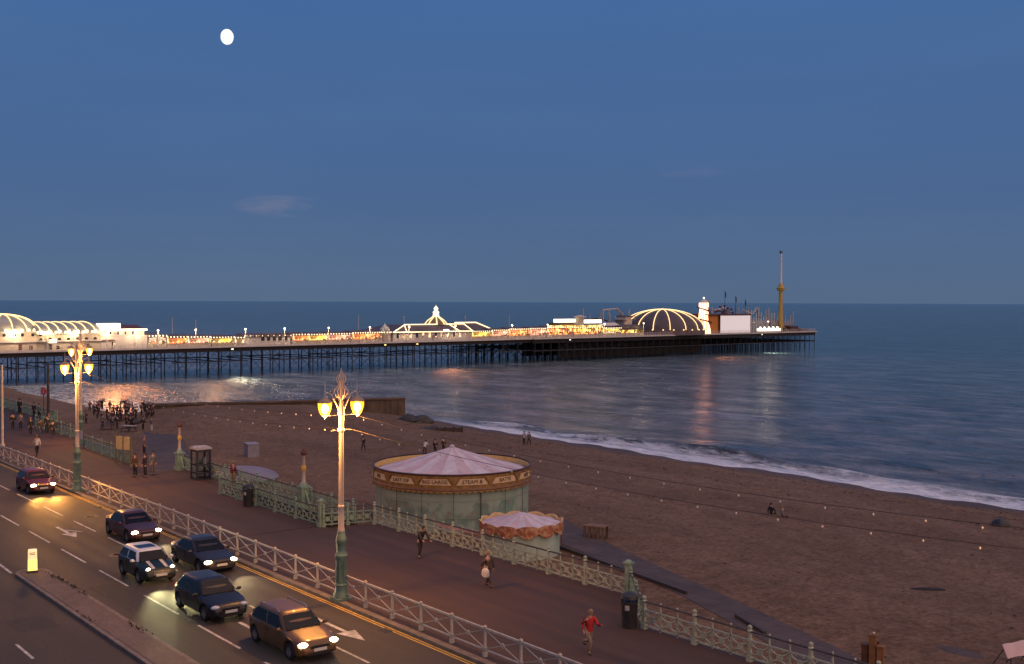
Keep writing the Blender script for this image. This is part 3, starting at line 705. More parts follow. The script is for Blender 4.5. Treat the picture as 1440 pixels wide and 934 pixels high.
for z in (0, .6, 1.5, 2.4, 3.1):
    q = []
    for k in range(120):
        a = 2*math.pi*k/120; rr = 5.80+.05*math.sin(a*31+z*.5+math.sin(a*5))*(1-.2*z)+.035*math.sin(a*13+z)+(.05 if z < .1 else 0)
        q.append((rr*math.cos(a), rr*math.sin(a), z))
    secs.append(q)
b.loft(secs, True, True); b.build('side_canvas', m_sheet, t, 50)
b = MB()
for da, h in ((.36, .05), (-.75, .022), (1.1, .022), (-.38, .016), (.02, .016), (.72, .016), (-1.1, .016)):
    a = face+da; b.bar((5.885*math.cos(a), 5.885*math.sin(a), .02), (5.885*math.cos(a), 5.885*math.sin(a), 3.05), h, h)
b.build('canvas_seam', m_dark, t)
b = MB()
for z_ in (1.05, 2.3):
    pts = [(5.90*math.cos(2*math.pi*k/90), 5.90*math.sin(2*math.pi*k/90), z_-.05*abs(math.sin(k*.35))) for k in range(91)]; b.tube(pts, .014, 4, caps=False)
b.build('lashing_rope', M('hemp_rope', (.30, .25, .18), .9), t)
# small carousel
mc_ = at(733, 777, -3.548)
t = thing('childrens_carousel', 'small closed carousel with scalloped orange valance, in front of the large one', 'carousel', mc_)
b = MB(); nk = 72; secs = []
for r, z in ((2.62, 1.98), (1.6, 2.20), (.6, 2.52), (.05, 2.68)):
    secs.append([(r*math.cos(2*math.pi*k/nk), r*math.sin(2*math.pi*k/nk), z+.05*(r/2.6)*(math.cos(2*math.pi*k/nk*12))) for k in range(nk)])
b.loft(secs, True, True); b.build('canopy', m_canopy, t, 30)
def valance_mat():
    mt, N, L, b = nodes('painted_valance'); tc = N.new('ShaderNodeTexCoord')
    c = ramp(N, L, noise(N, L, tc.outputs['Object'], 4.2, 5, .65), (.36, (.24, .075, .04)), (.5, (.38, .14, .07)), (.6, (.52, .32, .17)), (.7, (.44, .20, .18)))
    L.new(c, b.inputs['Base Color']); b.inputs['Roughness'].default_value = .55
    return mt
b = MB(); nk = 96; q0, q1, q2, q3 = [], [], [], []
for k in range(nk):
    a = 2*math.pi*k/nk; sc1 = abs(math.cos(a*6)); rr = 2.76+.06*math.cos(a*12)
    for q, r, z in ((q0, rr, 2.24-.16*(1-sc1)**1.4), (q1, rr, 1.42+.30*(1-sc1)), (q2, rr-.09, 1.44+.30*(1-sc1)), (q3, rr-.09, 2.23-.16*(1-sc1)**1.4)):
        q.append((r*math.cos(a), r*math.sin(a), z))
b.loft([q1, q0], True, False, 0); b.loft([q0, q3, q2, q1], True, False, 1)
b.build('valance', [valance_mat(), M('valance_lining', (.66, .45, .22), .7, .1)], t, 40)
b = MB(); secs = []
for z in (0, .8, 1.75):
    secs.append([((2.52+.03*math.sin(k*1.9+z))*math.cos(2*math.pi*k/60), (2.52+.03*math.sin(k*1.9+z))*math.sin(2*math.pi*k/60), z) for k in range(60)])
b.loft(secs); b.build('side_canvas', M('pale_green_canvas', (.33, .42, .35), .8, .15, .8), t, 40)
# red and white barrier between the carousels
pb = at(650, 767, -3.548)
t = thing('barrier', 'low barrier with pink and white boards between the two carousels', 'barrier', (pb.x, pb.y, -3.548), R(8))
b = MB()
for x in (-2.2, 0, 2.2): b.box(x-.05, x+.05, -.05, .05, 0, 1.25)
b.build('post', m_dark, t)
b = MB(); b.box(-2.4, 2.4, -.09, -.053, .95, 1.22); b.build('board', M('pink_white_board', (.62, .38, .34), .6, .35, 1.5), t)
# ------------------------------------------------------------------ street furniture on the promenade
def bin_(loc, label):
    t = thing('litter_bin', label, 'litter bin', loc, R(12), 'black litter bins on the promenade')
    b = MB(); b.lathe([(.30, 0), (.31, .06), (.33, .95), (.35, 1.0), (.35, 1.05)], n=16); b.build('body', m_dark, t, 40)
    b = MB(); b.lathe([(.36, 1.18), (.34, 1.3), (.2, 1.38), (0, 1.4)], n=16)
    for k in range(4): a = R(45+90*k); b.bar((.3*math.cos(a), .3*math.sin(a), 1.04), (.3*math.cos(a), .3*math.sin(a), 1.19), .06, .06)
    b.build('hood', m_dark, t, 40)
    b = MB(); b.add([(.2, -.31, .75), (.02, -.36, .75), (.02, -.36, .95), (.2, -.31, .95)], [(0, 1, 2, 3)]); b.build('sticker', m_white, t)
bin_(at(885, 882, 0), 'black litter bin in front of the angled railing panel')
bin_(at(349, 712, 0), 'black litter bin at the top of the stairwell railing')
pb = at(300, 672, 0)
t = thing('phone_box', 'dark-framed glass phone box with pale roof against the sea railing', 'phone box', (pb.x, 33.55, 0), 0)
b = MB()
for x in (-.5, .5):
    for y in (-.5, .5): b.box(x-.06, x+.06, y-.06, y+.06, 0, 2.2)
for z in (.06, .5, 1.1, 2.08):
    for s in (-.5, .5): b.box(-.44, .44, s-.035, s+.035, z-.05, z+.05); b.box(s-.035, s+.035, -.44, .44, z-.05, z+.05)
b.build('frame', m_dark, t)
b = MB(); b.box(-.6, .6, -.6, .6, 2.2, 2.34); b.box(-.5, .5, -.5, .5, 2.34, 2.40); b.build('roof', M('pale_roof', (.45, .40, .38), .5), t)
gm_ = M('smoked_glass', (.75, .78, .8), .05, .05, 1.); gm_.node_tree.nodes['Principled BSDF'].inputs['Transmission Weight'].default_value = .9; b = MB()
for s in (-.5, .5): b.box(-.44, .44, s-.01, s+.01, .12, 2.03)
b.box(-.51, -.49, -.44, .44, .12, 2.03); b.build('glass', gm_, t)
b = MB(); b.box(-.2, .2, .2, .4, .9, 1.6); b.box(-.1, .1, .14, .2, 1.05, 1.45); b.build('telephone', M('grey_steel', (.35, .35, .36), .4, .1, metal=.6), t)
pb = at(181, 652, 0)
t = thing('notice_board', 'rounded cream notice board of two panels on the sea railing near the beach steps', 'notice board', (pb.x, 31.75, 0), R(15))
for s in (-1, 1):
    b = MB(); pts = [(-.42, 1.15), (.42, 1.15), (.42, 2.05)]+[(.42*math.cos(math.pi*k/8), 2.05+.16*math.sin(math.pi*k/8)) for k in range(1, 8)]+[(-.42, 2.05)]
    b.loft([[(s*.5+x, y, z) for x, z in pts] for y in (-.04, .04)]); b.build('panel', M('cream_panel', (.62, .46, .20), .6, .15), t)
b = MB()
for x in (-.97, 0, .97): b.box(x-.05, x+.05, -.05, .05, 0, 2.2)
b.build('frame', M('olive_frame', (.14, .12, .05), .6), t)
pb = at(120, 629, 0)
t = thing('banner', 'blank white banner tied to the sea railing by the smallest lamp', 'banner', (pb.x, 32.3, 0), R(2))
b = MB(); n = 8
b.loft([[(-.85+1.7*i/n, .03*math.sin(i*1.1), .75), (-.85+1.7*i/n, .03*math.sin(i*1.1)+.012, .75), (-.85+1.7*i/n, .03*math.sin(i*1.3)+.012, 1.5), (-.85+1.7*i/n, .03*math.sin(i*1.3), 1.5)] for i in range(n+1)])
b.build('cloth', M('banner_cloth', (.62, .45, .38), .7, .1), t); b = MB(); b.box(-.9, -.86, -.03, .03, 0, 1.6); b.box(.86, .9, -.03, .03, 0, 1.6); b.build('pole', m_dark, t)
pb = at(41, 590, 0)
t = thing('round_sign', 'red sign with a white bar on a thin post behind the far railing', 'sign', (pb.x, 37.05, 0), R(-70))
b = MB(); b.tube([(0, 0, 0), (0, 0, 3.4)], .045, 6); b.build('post', m_dark, t)
b = MB(); b.lathe([(0, -.03), (.46, -.03), (.46, .03), (0, .03)], c=(0, 0, 3.0), n=20, axis='x'); b.build('disc', m_red, t)
b = MB(); b.box(.031, .04, -.07, .07, 2.75, 3.3); b.build('bar', m_white, t)
# bollard on the island nose
t = thing('lit_bollard', 'glowing yellow bollard on the nose of the traffic island', 'bollard', (-56.55, 15.65, 0), math.atan2(-15.65, 56.55))
b = MB(); b.box(-.22, .22, -.25, .25, 0, .1); b.build('base', m_dark, t)
b = MB(); b.loft([[(sx*.17*k, sy*.21*k, z) for sx, sy in ((-1,-1),(1,-1),(1,1),(-1,1))] for z, k in ((.1, 1.), (.62, .98))]); b.build('body', E('bollard_yellow', (1., .62, .04), 1.6), t)
b = MB(); b.loft([[(sx*.166*k, sy*.205*k, z) for sx, sy in ((-1,-1),(1,-1),(1,1),(-1,1))] for z, k in ((.62, 1.), (1.02, .97), (1.08, .85))]); b.build('head', E('bollard_cream', (1., .72, .22), .75), t)
b = MB()
for z in (.86, .93): b.box(.169, .172, -.12, .12, z, z+.03)
b.build('band', m_brown, t)
# weeds along the island kerb
b = MB()
for uc, vc, n in ((-54.2, 16.25, 50), (-52.6, 16.28, 60), (-51.0, 16.28, 25), (-44.6, 16.2, 30), (-47.0, 15.1, 20), (-43.9, 16.3, 14), (-55.3, 16.1, 14)):
    for _ in range(n):
        x, y = uc+random.gauss(0, .45), vc+random.gauss(0, .05); h = random.uniform(.03, .12); a = random.uniform(0, 6.3); w_ = .03
        b.add([(x-w_*math.cos(a), y-w_*math.sin(a), .006), (x+w_*math.cos(a), y+w_*math.sin(a), .006), (x+random.gauss(0, .05), y+random.gauss(0, .03), .006+h)], [(0, 1, 2)])
o = b.build('weeds', M('dry_weeds', (.035, .03, .015), .9)); tag(o, 'dark straggly weeds growing along the island kerb', 'weeds', kind='stuff')
# ------------------------------------------------------------------ things on the beach and esplanade
# groyne
m_groyne = paving_mat('groyne_stone', (.12, .078, .05), (.075, .05, .034), 1.4, .5, .03)
b = MB(); st = [(60, -2.05), (80, -2.65), (103.2, -3.25)]
b.loft([[(-158.62, v, -9), (-160.3, v, -9), (-160.1, v, z), (-158.7, v, z)] for v, z in st]); t = thing('groyne', 'long low stone groyne wall running from the beach into the sea', 'groyne', (0, 0, 0))
b.build('wall', m_groyne, t)
b = MB(); b.loft([[(-158.5, v, z+.004), (-160.4, v, z+.004), (-160.4, v, z+.25), (-158.5, v, z+.25)] for v, z in st]); b.build('coping', M('coping_stone', (.105, .068, .045), .9, .35, .5), t)
def rock(px, py, L_, W_, H_, label, col=(.045, .04, .035), seed=1):
    rnd = random.Random(seed); p = g(px, py); b = MB(); b.sph((0, 0, 0), 1, 28, 14)
    b.v = [(x*L_*(1+.18*math.sin(5*y+seed)+rnd.uniform(-.07, .07)), y*W_*(1+rnd.uniform(-.12, .12)), z*H_*(1+.25*math.sin(7*x+seed*2)+rnd.uniform(-.14, .14))) for x, y, z in b.v]
    o = b.build('rock_mound', M('weedy_rock', col, .8, .45, 1.2, bump=.6), None, 40, loc=(p.x, p.y, p.z-.1), rotz=math.atan2(RT[1], RT[0])); tag(o, label, 'rocks')
rock(582, 592, 2.6, 2.3, .95, 'dark weedy rock mound at the seaward end of the groyne', seed=2)
rock(612, 603, 2.6, 1.6, .55, 'low flat rock between the groyne mound and the timber stump', (.075, .062, .058), 4)
t = thing('timber_breakwater', 'low dark timber breakwater stump at the waterline beyond the carousel', 'breakwater', g(632, 607), math.atan2(RT[1], RT[0])+R(4))
b = MB(); b.box(-1.9, 1.9, -.15, .15, -1.5, .55); b.build('planks', M('wet_timber', (.07, .045, .035), .7, .3), t)
b = MB()
for x in (-1.8, -.6, .6, 1.8): b.box(x-.12, x+.12, -.33, -.153, -1.5, .75)
b.build('post', M('wet_post', (.06, .04, .03), .7, .3), t)
t = thing('storage_box', 'blue-grey storage cabinet standing alone on the beach', 'cabinet', g(354, 642), R(-12))
b = MB(); b.box(-.85, .85, -.6, .6, 0, 1.35); b.build('body', M('bluegrey_paint', (.20, .20, .25), .6, .15, 2.), t)
b = MB(); b.box(-.9, .9, -.65, .65, 1.353, 1.45); b.build('lid', M('bluegrey_lid', (.26, .26, .31), .6, .15, 2.), t)
b = MB(); b.box(-.80, -.02, -.625, -.603, .1, 1.25); b.box(.02, .80, -.625, -.603, .1, 1.25); b.build('door', M('bluegrey_door', (.17, .17, .22), .6, .15, 2.), t)
pk = at(351, 668, -.8)
t = thing('kiosk', 'esplanade kiosk with a broad flat grey roof rising just over the railing', 'kiosk', (pk.x, 39.3, -3.56), R(-3))
b = MB(); b.box(-2.7, 2.7, -1.6, 1.6, 0, 2.6); b.build('wall', m_wall, t)
b = MB(); b.lathe([(0, 3.35), (1.2, 3.32), (2.2, 3.2), (2.9, 2.98), (3.1, 2.8), (3.0, 2.6), (0, 2.603)][::-1], n=32); b.v = [(x*1.12, y*.72, z) for x, y, z in b.v]
b.build('roof', M('lead_roof', (.20, .18, .23), .6, .12, .8), t, 40)
t = thing('timber_crate', 'weathered slatted timber crate alone on the shingle beside the small carousel', 'crate', g(838, 757), R(25))
b = MB(); b.box(-.75, .75, -.5, .5, .86, .93); b.build('top', M('weathered_timber', (.20, .12, .075), .8, .3, 3.), t)
for i in range(5):
    x = -.66+.33*i
    for y in (-.45, .45):
        b = MB(); b.box(x-.10, x+.10, y-.03, y+.03, 0, .857); b.build('slat', M('weathered_slat', (.165, .10, .06), .8, .35, 3.) if 'weathered_slat' not in bpy.data.materials else bpy.data.materials['weathered_slat'], t)
b = MB(); b.box(-.74, .74, -.418, .418, .1, .16); b.build('base', m_rail_top, t)
# timber kerb beside the path
for a_, b_ in (((785, 770), (966, 836)), ((1035, 868), (1076, 893))):
    p, q = at(*a_, -3.545), at(*b_, -3.545)
    k = MB(); k.bar((0, 0, .09), (q-p)+Vector((0, 0, .09)), .16, .18); o = k.build('timber_edging', m_rail_top, None, loc=p)
    tag(o, 'long dark timber edging between esplanade and path below the railing' if a_[0] < 800 else 'short dark timber edging beside the path near the near railing', 'edging')
# timber posts at lower right
pt = at(1227, 952, -3.548)
t = thing('timber_posts', 'cluster of squared orange-brown timber posts beyond the near railing', 'posts', pt, R(20))
for x, y, h, c in ((-.36, .1, 1.35, (.09, .045, .022)), (0, 0, 1.85, (.20, .095, .04)), (.36, -.05, 1.4, (.24, .115, .05)), (.05, .38, 1.5, (.13, .06, .028))):
    b = MB(); b.box(x-.14, x+.14, y-.14, y+.14, 0, h); b.box(x-.165, x+.165, y-.165, y+.165, h+.002, h+.06); b.build('post', M('stained_timber', c, .7, .25, 3.), t)
b = MB(); b.sph((.04, -.02, 1.97), .055, 8, 6); b.build('globe', m_bulb, t)
b = MB(); b.tube([(-.6, .1, .9), (.6, -.05, 1.0)], .03, 6); b.build('cross_tie', m_dark, t)
# pale canvas board at the right edge
pw = at(1424, 938, -3.6)
t = thing('canvas_stall', 'pale pink canvas board on thin dark legs at the right edge of the beach', 'stall', (pw.x, pw.y, bz(pw.x, pw.y)), math.atan2(RT[1], RT[0])+R(28))
b = MB(); n = 8
b.loft([[(-.95+2.6*i/n, -.5, .62+.03*math.sin(i)), (-.95+2.6*i/n, -.46, .62+.03*math.sin(i)), (-.95+2.6*i/n, -.16, 1.18+.02*math.sin(i*2)), (-.95+2.6*i/n, -.20, 1.18+.02*math.sin(i*2))] for i in range(n+1)])
b.build('canvas', M('pink_canvas', (.58, .42, .42), .7, .1, 1.5), t)
for x in (-.7, .3, 1.3):
    b = MB(); b.tube([(x, -.45, .62), (x+.2, -.3, 0)], .025, 5); b.tube([(x, -.2, 1.1), (x-.1, .5, 0)], .025, 5); b.build('leg', m_dark, t)
b = MB(); b.sph((0, 0, 0), 1, 16, 6, sc_=(1.2, .55, .05)); p = g(1350, 917); o = b.build('paving_disc', m_path, None, 50, loc=p); tag(o, 'pale flat disc half buried in the shingle near the right edge', 'slab')
b = MB(); b.sph((0, 0, 0), 1, 18, 6, sc_=(1.1, .4, .10)); p = g(1304, 829); o = b.build('seaweed_heap', M('seaweed', (.02, .015, .012), .9, .5), None, 50, loc=p, rotz=R(50)); tag(o, 'dark flat heap of seaweed on the open shingle', 'seaweed')
b = MB(); b.sph((0, 0, 0), 1, 14, 8, sc_=(.8, .5, .6)); b.v = [(x*(1+.2*math.sin(y*9)), y*(1+.2*math.sin(x*7)), z) for x, y, z in b.v]
p = g(1406, 740); o = b.build('driftwood_lump', m_dark, None, 50, loc=p); tag(o, 'small black lump at the waterline near the right edge', 'lump')
# ------------------------------------------------------------------ the pier
PH = R(48); pr, pf = math.sin(PH), math.cos(PH)
PD = Vector((pr*RT[0]+pf*FW[0], pr*RT[1]+pf*FW[1], 0)); PN = Vector((-PD.y, PD.x, 0))          # along / away from the camera
R0, F0 = -114.8, 255.
P0 = Vector((R0*RT[0]+F0*FW[0], R0*RT[1]+F0*FW[1], 0)); PROT = math.atan2(PD.y, PD.x)
nr, nf = PN.x*RT[0]+PN.y*RT[1], PN.x*FW[0]+PN.y*FW[1]
def S_(px, t=0.):
    k = (px-720)/F; return (k*(F0+t*nf)-R0-t*nr)/(pr-k*pf)
def Zp(px, py, t=0.):
    s = S_(px, t); d = F0+s*pf+t*nf; return HC-d*(py-(421.5+px*.00382))/F
def W_(s, t, z): v = P0+PD*s+PN*t; return Vector((v.x, v.y, z))
DZ = 1.25
m_pw = M('pier_white_paint', (.62, .56, .52), .6, .12, .5); m_pc = M('pier_cream_paint', (.60, .50, .38), .6, .15, .5)
m_deck = M('deck_boards', (.12, .09, .07), .8, .3, 1.); m_pile = M('pier_ironwork', (.022, .020, .028), .6, .3, 1.)
m_beam = M('pier_beam', (.020, .013, .012), .7, .3, .6); m_roofd = M('pier_roof', (.10, .075, .085), .7, .25, .4)
m_str = E('lamp_string_warm', (1., .62, .20), 1.7); m_str2 = E('lamp_string_white', (1., .74, .36), 2.0); m_bright = E('bright_glow_white', (1., .88, .64), 2.8)
m_shop = [lit_interior('orange_shop_light', (1., .20, .03), (1., .42, .12), 1.8), lit_interior('pink_shop_light', (.95, .30, .16), (.95, .52, .34), 1.5),
          lit_interior('yellow_shop_light', (1., .48, .04), (1., .66, .16), 1.8), lit_interior('tan_shop_light', (.75, .36, .15), (.95, .62, .34), 1.2)]
m_orange = M('orange_wall', (.62, .22, .03), .6, .1, .4); m_dwin = M('dark_window', (.03, .03, .04), .2)
m_rust = M('dark_red_steel', (.10, .03, .03), .6, .3); m_grey = M('grey_steelwork', (.46, .42, .42), .5, .2); m_yel = M('yellow_steel', (.55, .34, .05), .5, .15)
# -- structure: deck, beams, piles, railing
SE = S_(1143)
pier = thing('pier', 'long seaside pier on dark iron piles reaching out into the sea', 'pier', W_(0, 0, 0), PROT)
HS = S_(748)                                                                     # the head begins
b = MB(); b.box(-120, HS, -.3, 24, DZ-.35, DZ); b.box(HS+.002, SE+1.5, -.9, 42, DZ-.35, DZ+.002); b.build('deck', m_deck, pier)
b = MB(); b.box(-120, HS, -.5, -.302, DZ-.30, DZ+.12); b.box(HS, SE+1.7, -1.1, -.902, DZ-.32, DZ+.12); b.box(SE+1.502, SE+1.7, -.9, 42, DZ-.32, DZ+.12); b.build('white_edge_board', m_pw, pier)
b = MB()
for t in (0.2, 6, 12, 18, 23): b.box(-120, HS, t, t+.4, DZ-1.35, DZ-.352)
for t in (-.4, 8, 16, 24, 32, 41): b.box(HS, SE+1.3, t, t+.4, DZ-1.6, DZ-.352)
b.build('deck_beam', m_beam, pier)
def bent(ts, brace):
    b = MB()
    for t in ts: b.tube([(0, t, SEA-3), (0, t, DZ-1.3)], .135, 6)
    for a, c in zip(ts, ts[1:]):
        b.bar((0, a, SEA+3.9), (0, c, SEA+3.9), .2, .22)
        if brace:
            b.bar((0, a, SEA+.6), (0, c, SEA+3.8), .055, .055); b.bar((0, a, SEA+3.8), (0, c, SEA+.6), .055, .055)
            b.bar((0, a, SEA+4.0), (0, c, DZ-1.3), .055, .055); b.bar((0, a, DZ-1.3), (0, c, SEA+4.0), .055, .055)
    b.bar((0, ts[0], DZ-1.25), (0, ts[-1], DZ-1.25), .35, .4)
    return b
po = None; s = -40.; i = 0
while s < HS-2:
    if po is None: po = bent((.4, 6.2, 12.2, 18.2, 23.2), True).build('pile_row', m_pile, pier, loc=(s, 0, 0))
    else: dup(po, pier, (s, 0, 0))
    s += 6.4 if i % 4 else 9.0; i += 1
ho = None; s = HS+1
while s < SE+1:
    if ho is None: ho = bent((-.4, 4, 8, 12.5, 17, 21, 25, 29, 33, 37, 41), True).build('head_pile_row', m_pile, pier, loc=(s, 0, 0))
    else: dup(ho, pier, (s, 0, 0))
    s += 3.6
b = MB()
for s0 in [-40+27*k for k in range(10)]:
    s1 = min(s0+21, HS)
    for t in (.4, 23.2): b.bar((s0, t, SEA+3.9), (s1, t, SEA+3.9), .16, .25); b.bar((s0, t, SEA+4.0), (s0+6.4, t, DZ-1.3), .07, .07); b.bar((s0+6.4, t, SEA+4.), (s0, t, DZ-1.3), .07, .07)
for t in (-.4, 41): b.bar((HS, t, SEA+3.7), (SE+1, t, SEA+3.7), .2, .3)
b.build('longitudinal_tie', m_pile, pier)
b = MB(); s0, s1 = S_(800), S_(1002); b.box(s0, s1, 5.0, 5.3, SEA+.7, DZ-1.6); b.box(s0, s1, 22, 22.3, SEA+.7, DZ-1.6); b.build('added_dark_boarding', m_beam, pier)  # dark sheets added to deepen the shade under the pier head
b = MB(); s = -118
while s < HS: b.bar((s, -.2, DZ), (s, -.2, DZ+1.1), .07, .07); s += 1.4
while s < SE: b.bar((s, -.75, DZ), (s, -.75, DZ+1.1), .07, .07); s += 1.4
for z in (.3, .7, 1.08): b.bar((-118, -.2, DZ+z), (HS, -.2, DZ+z), .06, .07); b.bar((HS, -.75, DZ+z), (SE+1, -.75, DZ+z), .06, .07)
s = 0
while s < 40: b.bar((SE+1.3, s, DZ), (SE+1.3, s, DZ+1.1), .07, .07); s += 1.5
b.bar((SE+1.3, 0, DZ+1.08), (SE+1.3, 40, DZ+1.08), .06, .07); b.build('white_railing', m_pw, pier)
def PT(name, label, cat, px, t, group=None, z=DZ): return thing(name, label, cat, W_(S_(px, t), t, z), PROT, group)
# globe lamp on a post; most are added to brighten the white walls
def pier_lamp(px, t, h=4.2, e=260., lab=None, post=True):
    r = PT('pier_lamp', lab or 'white globe lamp on the pier deck, its row extended to light walls', 'lamp', px, t, 'globe lamps along the pier')
    b = MB(); b.tube([(0,0,0), (0,0,h)], .07, 6); b.build('post', m_pw, r)
    b = MB(); b.sph((0,0,h+.3), .27, 10, 6); b.build('globe', E('pier_globe', (1., .74, .40), 2.6) if 'pier_globe' not in bpy.data.materials else bpy.data.materials['pier_globe'], r, 60)
    if e: light('POINT', 'lamp_glow', e, (1., .72, .42), (0, -.9, h+.2), r, .4)
    return r
for px, e in ((20, 900), (66, 900), (104, 900), (150, 800), (190, 800), (222, 650), (275, 400), (345, 550), (400, 550), (462, 450), (520, 450), (575, 600), (640, 600), (720, 400), (770, 420), (850, 260), (905, 260), (960, 300), (1080, 260)):
    pier_lamp(px, .9, 4.0, e)
# -- flagpoles
for px, py, lab in ((242, 449, 'tall thin white flagpole left of the lit yellow stall on the pier'), (275, 452, 'thin pale flagpole above the yellow stall on the pier'), (504, 444, 'thin flagpole left of the small onion dome on the pier'), (568, 446, 'thin flagpole at the left end of the pavilion roof'), (654, 445, 'thin flagpole at the right end of the pavilion roof'), (716, 445, 'thin grey flagpole right of the pavilion on the pier')):
    r = PT('flagpole', lab, 'flagpole', px, 14., 'flagpoles along the pier'); h = Zp(px, py, 14)-DZ
    b = MB(); b.tube([(0,0,0), (0,0,h)], [.16, .09], 6); b.build('mast', m_grey, r); b = MB(); b.sph((0,0,h+.1), .2, 8, 5); b.build('finial', m_grey, r)
def strung(b, pts, step=.75, r=.16):
    """bulbs along a line"""
    for a, c in zip(pts, pts[1:]):
        a, c = Vector(a), Vector(c); n = max(1, int((c-a).length/step))
        for i in range(n+1): b.sph(a+(c-a)*i/n, r, 5, 4)
# -- domed arcade and vaulted hall
s_d = S_(3, 9); r = thing('domed_arcade', 'cream arcade hall with glowing ribbed dome at the left end of the view', 'building', W_(s_d, 0, DZ), PROT)
zt, zb = Zp(3, 443, 9)-DZ, Zp(3, 467, 3)-DZ; RD = 7.6
b = MB(); b.box(-30, 8.2, 1.6, 22, 0, zb-.2); b.build('wall', m_pc, r)
b = MB(); b.box(-30, 8.3, 1.2, 22.2, zb-.198, zb+.1); b.box(-30, 8.3, 1.25, 1.59, 2.0, 2.35); b.build('cornice', m_pw, r)
b = MB(); b.lathe([(RD*math.cos(a), zb+.1+(zt-zb)*math.sin(a)) for a in [math.pi/2*i/10 for i in range(11)]], c=(0, 9, 0), n=40, caps=False); b.build('dome', M('dome_glass', (.42, .42, .34), .4, .2, .3), r, 60)
for k in range(14):
    a0 = 2*math.pi*k/14+.2; b = MB()
    b.tube([((RD+.1)*math.cos(a)*math.cos(a0), 9+(RD+.1)*math.cos(a)*math.sin(a0), zb+.15+(zt-zb+.1)*math.sin(a)) for a in [math.pi/2*i/9 for i in range(10)]], .12, 5); b.build('lit_dome_rib', m_str, r)
b = MB()
for k in range(28): a = 2*math.pi*k/28; b.sph(((RD+.5)*math.cos(a), 9+(RD+.5)*math.sin(a), zb+.35), .38, 6, 4)
b.build('ring_of_lamps', m_str2, r)
for k in range(9):
    b = MB(); b.lathe([(0, -.02), (.38, -.02), (.38, .02), (0, .02)], c=(-10+k*2.0+(.3 if k % 2 else 0), 1.57, 3.7), n=12, axis='y'); b.build('round_window', m_dwin, r)
for x, h in ((-6., 1.3), (1.5, 1.3), (3.9, 1.)):
    b = MB(); b.box(x-.4, x+.4, 1.54, 1.597, .25, .25+h); b.build('opening', m_rust, r)
s_v0, s_v1 = S_(50, 2), S_(141, 2); r = thing('vaulted_hall', 'cream pier hall with glowing slanted arches over its barrel roof', 'building', W_(s_v0, 0, DZ), PROT); Lv = s_v1-s_v0
zv = Zp(95, 453, 8)-DZ; ze = Zp(95, 468.5, 1.6)-DZ
b = MB(); b.box(0, Lv, 1.6, 20, 0, ze-.25); b.build('wall', m_pc, r)
b = MB(); b.box(-.1, Lv+.1, 1.2, 20.2, ze-.248, ze); b.box(0, Lv, 1.25, 1.59, 2.0, 2.35); b.build('cornice', m_pw, r)
arc = [(1.6+8*(1-math.cos(a)), ze+(zv-ze)*math.sin(a)) for a in [math.pi*i/14 for i in range(15)]]
b = MB(); b.loft([[(x, t, z) for t, z in arc] for x in (0, Lv)], False, False); b.add([(0, t, z) for t, z in arc], [tuple(range(15))]); b.add([(Lv, t, z) for t, z in arc], [tuple(range(15))[::-1]]); b.build('vault_roof', M('vault_glass', (.36, .37, .30), .45, .2, .3), r, 50)
for k in range(7):
    x = 1.0+k*(Lv-2)/6.2; b = MB(); b.tube([(x, t-.02, z+.12) for t, z in arc], .12, 5); b.build('lit_arch', m_str, r)
    b = MB(); b.sph((x, 1.35, ze+.4), .42, 6, 5); b.sph((x-.8, 1.35, ze+.25), .3, 6, 5); b.build('arch_lamp', m_str2, r)
    b = MB(); b.lathe([(0, -.02), (.42, -.02), (.42, .02), (0, .02)], c=(x, 1.575, ze-1.45), n=12, axis='y'); b.build('round_window', m_dwin, r)
for x, h in ((3.2, 1.2), (4.9, .9), (9.5, .8), (12., 1.1)):
    b = MB(); b.box(x-.35, x+.35, 1.54, 1.597, .25, .25+h); b.build('opening', m_dwin, r)
b = MB(); b.box(2.8, 4.6, 1.5, 1.597, ze-2.2, ze-1.5); b.build('lit_sign', m_bright, r)
s0, s1 = S_(140, 1.6), S_(207, 1.6); r = thing('end_block', 'white block with a bright square rooftop sign, at the end of the vaulted hall', 'building', W_(s0, 0, DZ), PROT); q = s1-s0
zz = Zp(170, 472, 1.6)-DZ; zr2 = Zp(170, 462, 3)-DZ
b = MB(); b.box(.05, q, 1.6, 16, 0, zz); b.box(.3, q-.3, 2.6, 14, zz+.002, zr2-.5); b.build('wall', m_pw, r)
b = MB(); b.box(q*.42, q+.2, 2.0, 14.4, zr2-.498, zr2-.1); b.build('glowing_flat_roof', m_str2, r)  # emission put on the roof slab, which holds no lamps
b = MB(); b.box(.5, q*.45, 2.2, 5, zr2-.45, Zp(157, 455, 2.2)-DZ); b.build('lit_sign_box', m_bright, r)
b = MB(); b.loft([[(q*.5, 3, zr2-.09), (q*.98, 3, zr2-.09), (q*.98, 12, zr2-.09), (q*.5, 12, zr2-.09)], [(q*.56, 5, zr2+.75), (q*.9, 5, zr2+.75), (q*.9, 10, zr2+.75), (q*.56, 10, zr2+.75)]]); b.build('hipped_roof', m_rust, r)
for k in range(12): b = MB(); b.box(q*.24+k*.62, q*.24+k*.62+.4, 2.56, 2.598, zz+.25, zz+.95); b.build('window', m_shop[3] if k % 3 else m_dwin, r)
for k in range(2): b = MB(); b.box(-.1, q*.3, 1.3, 1.597, 2.0+k*1.3, 2.2+k*1.3); b.build('ledge', m_rust if k == 0 else m_pw, r)
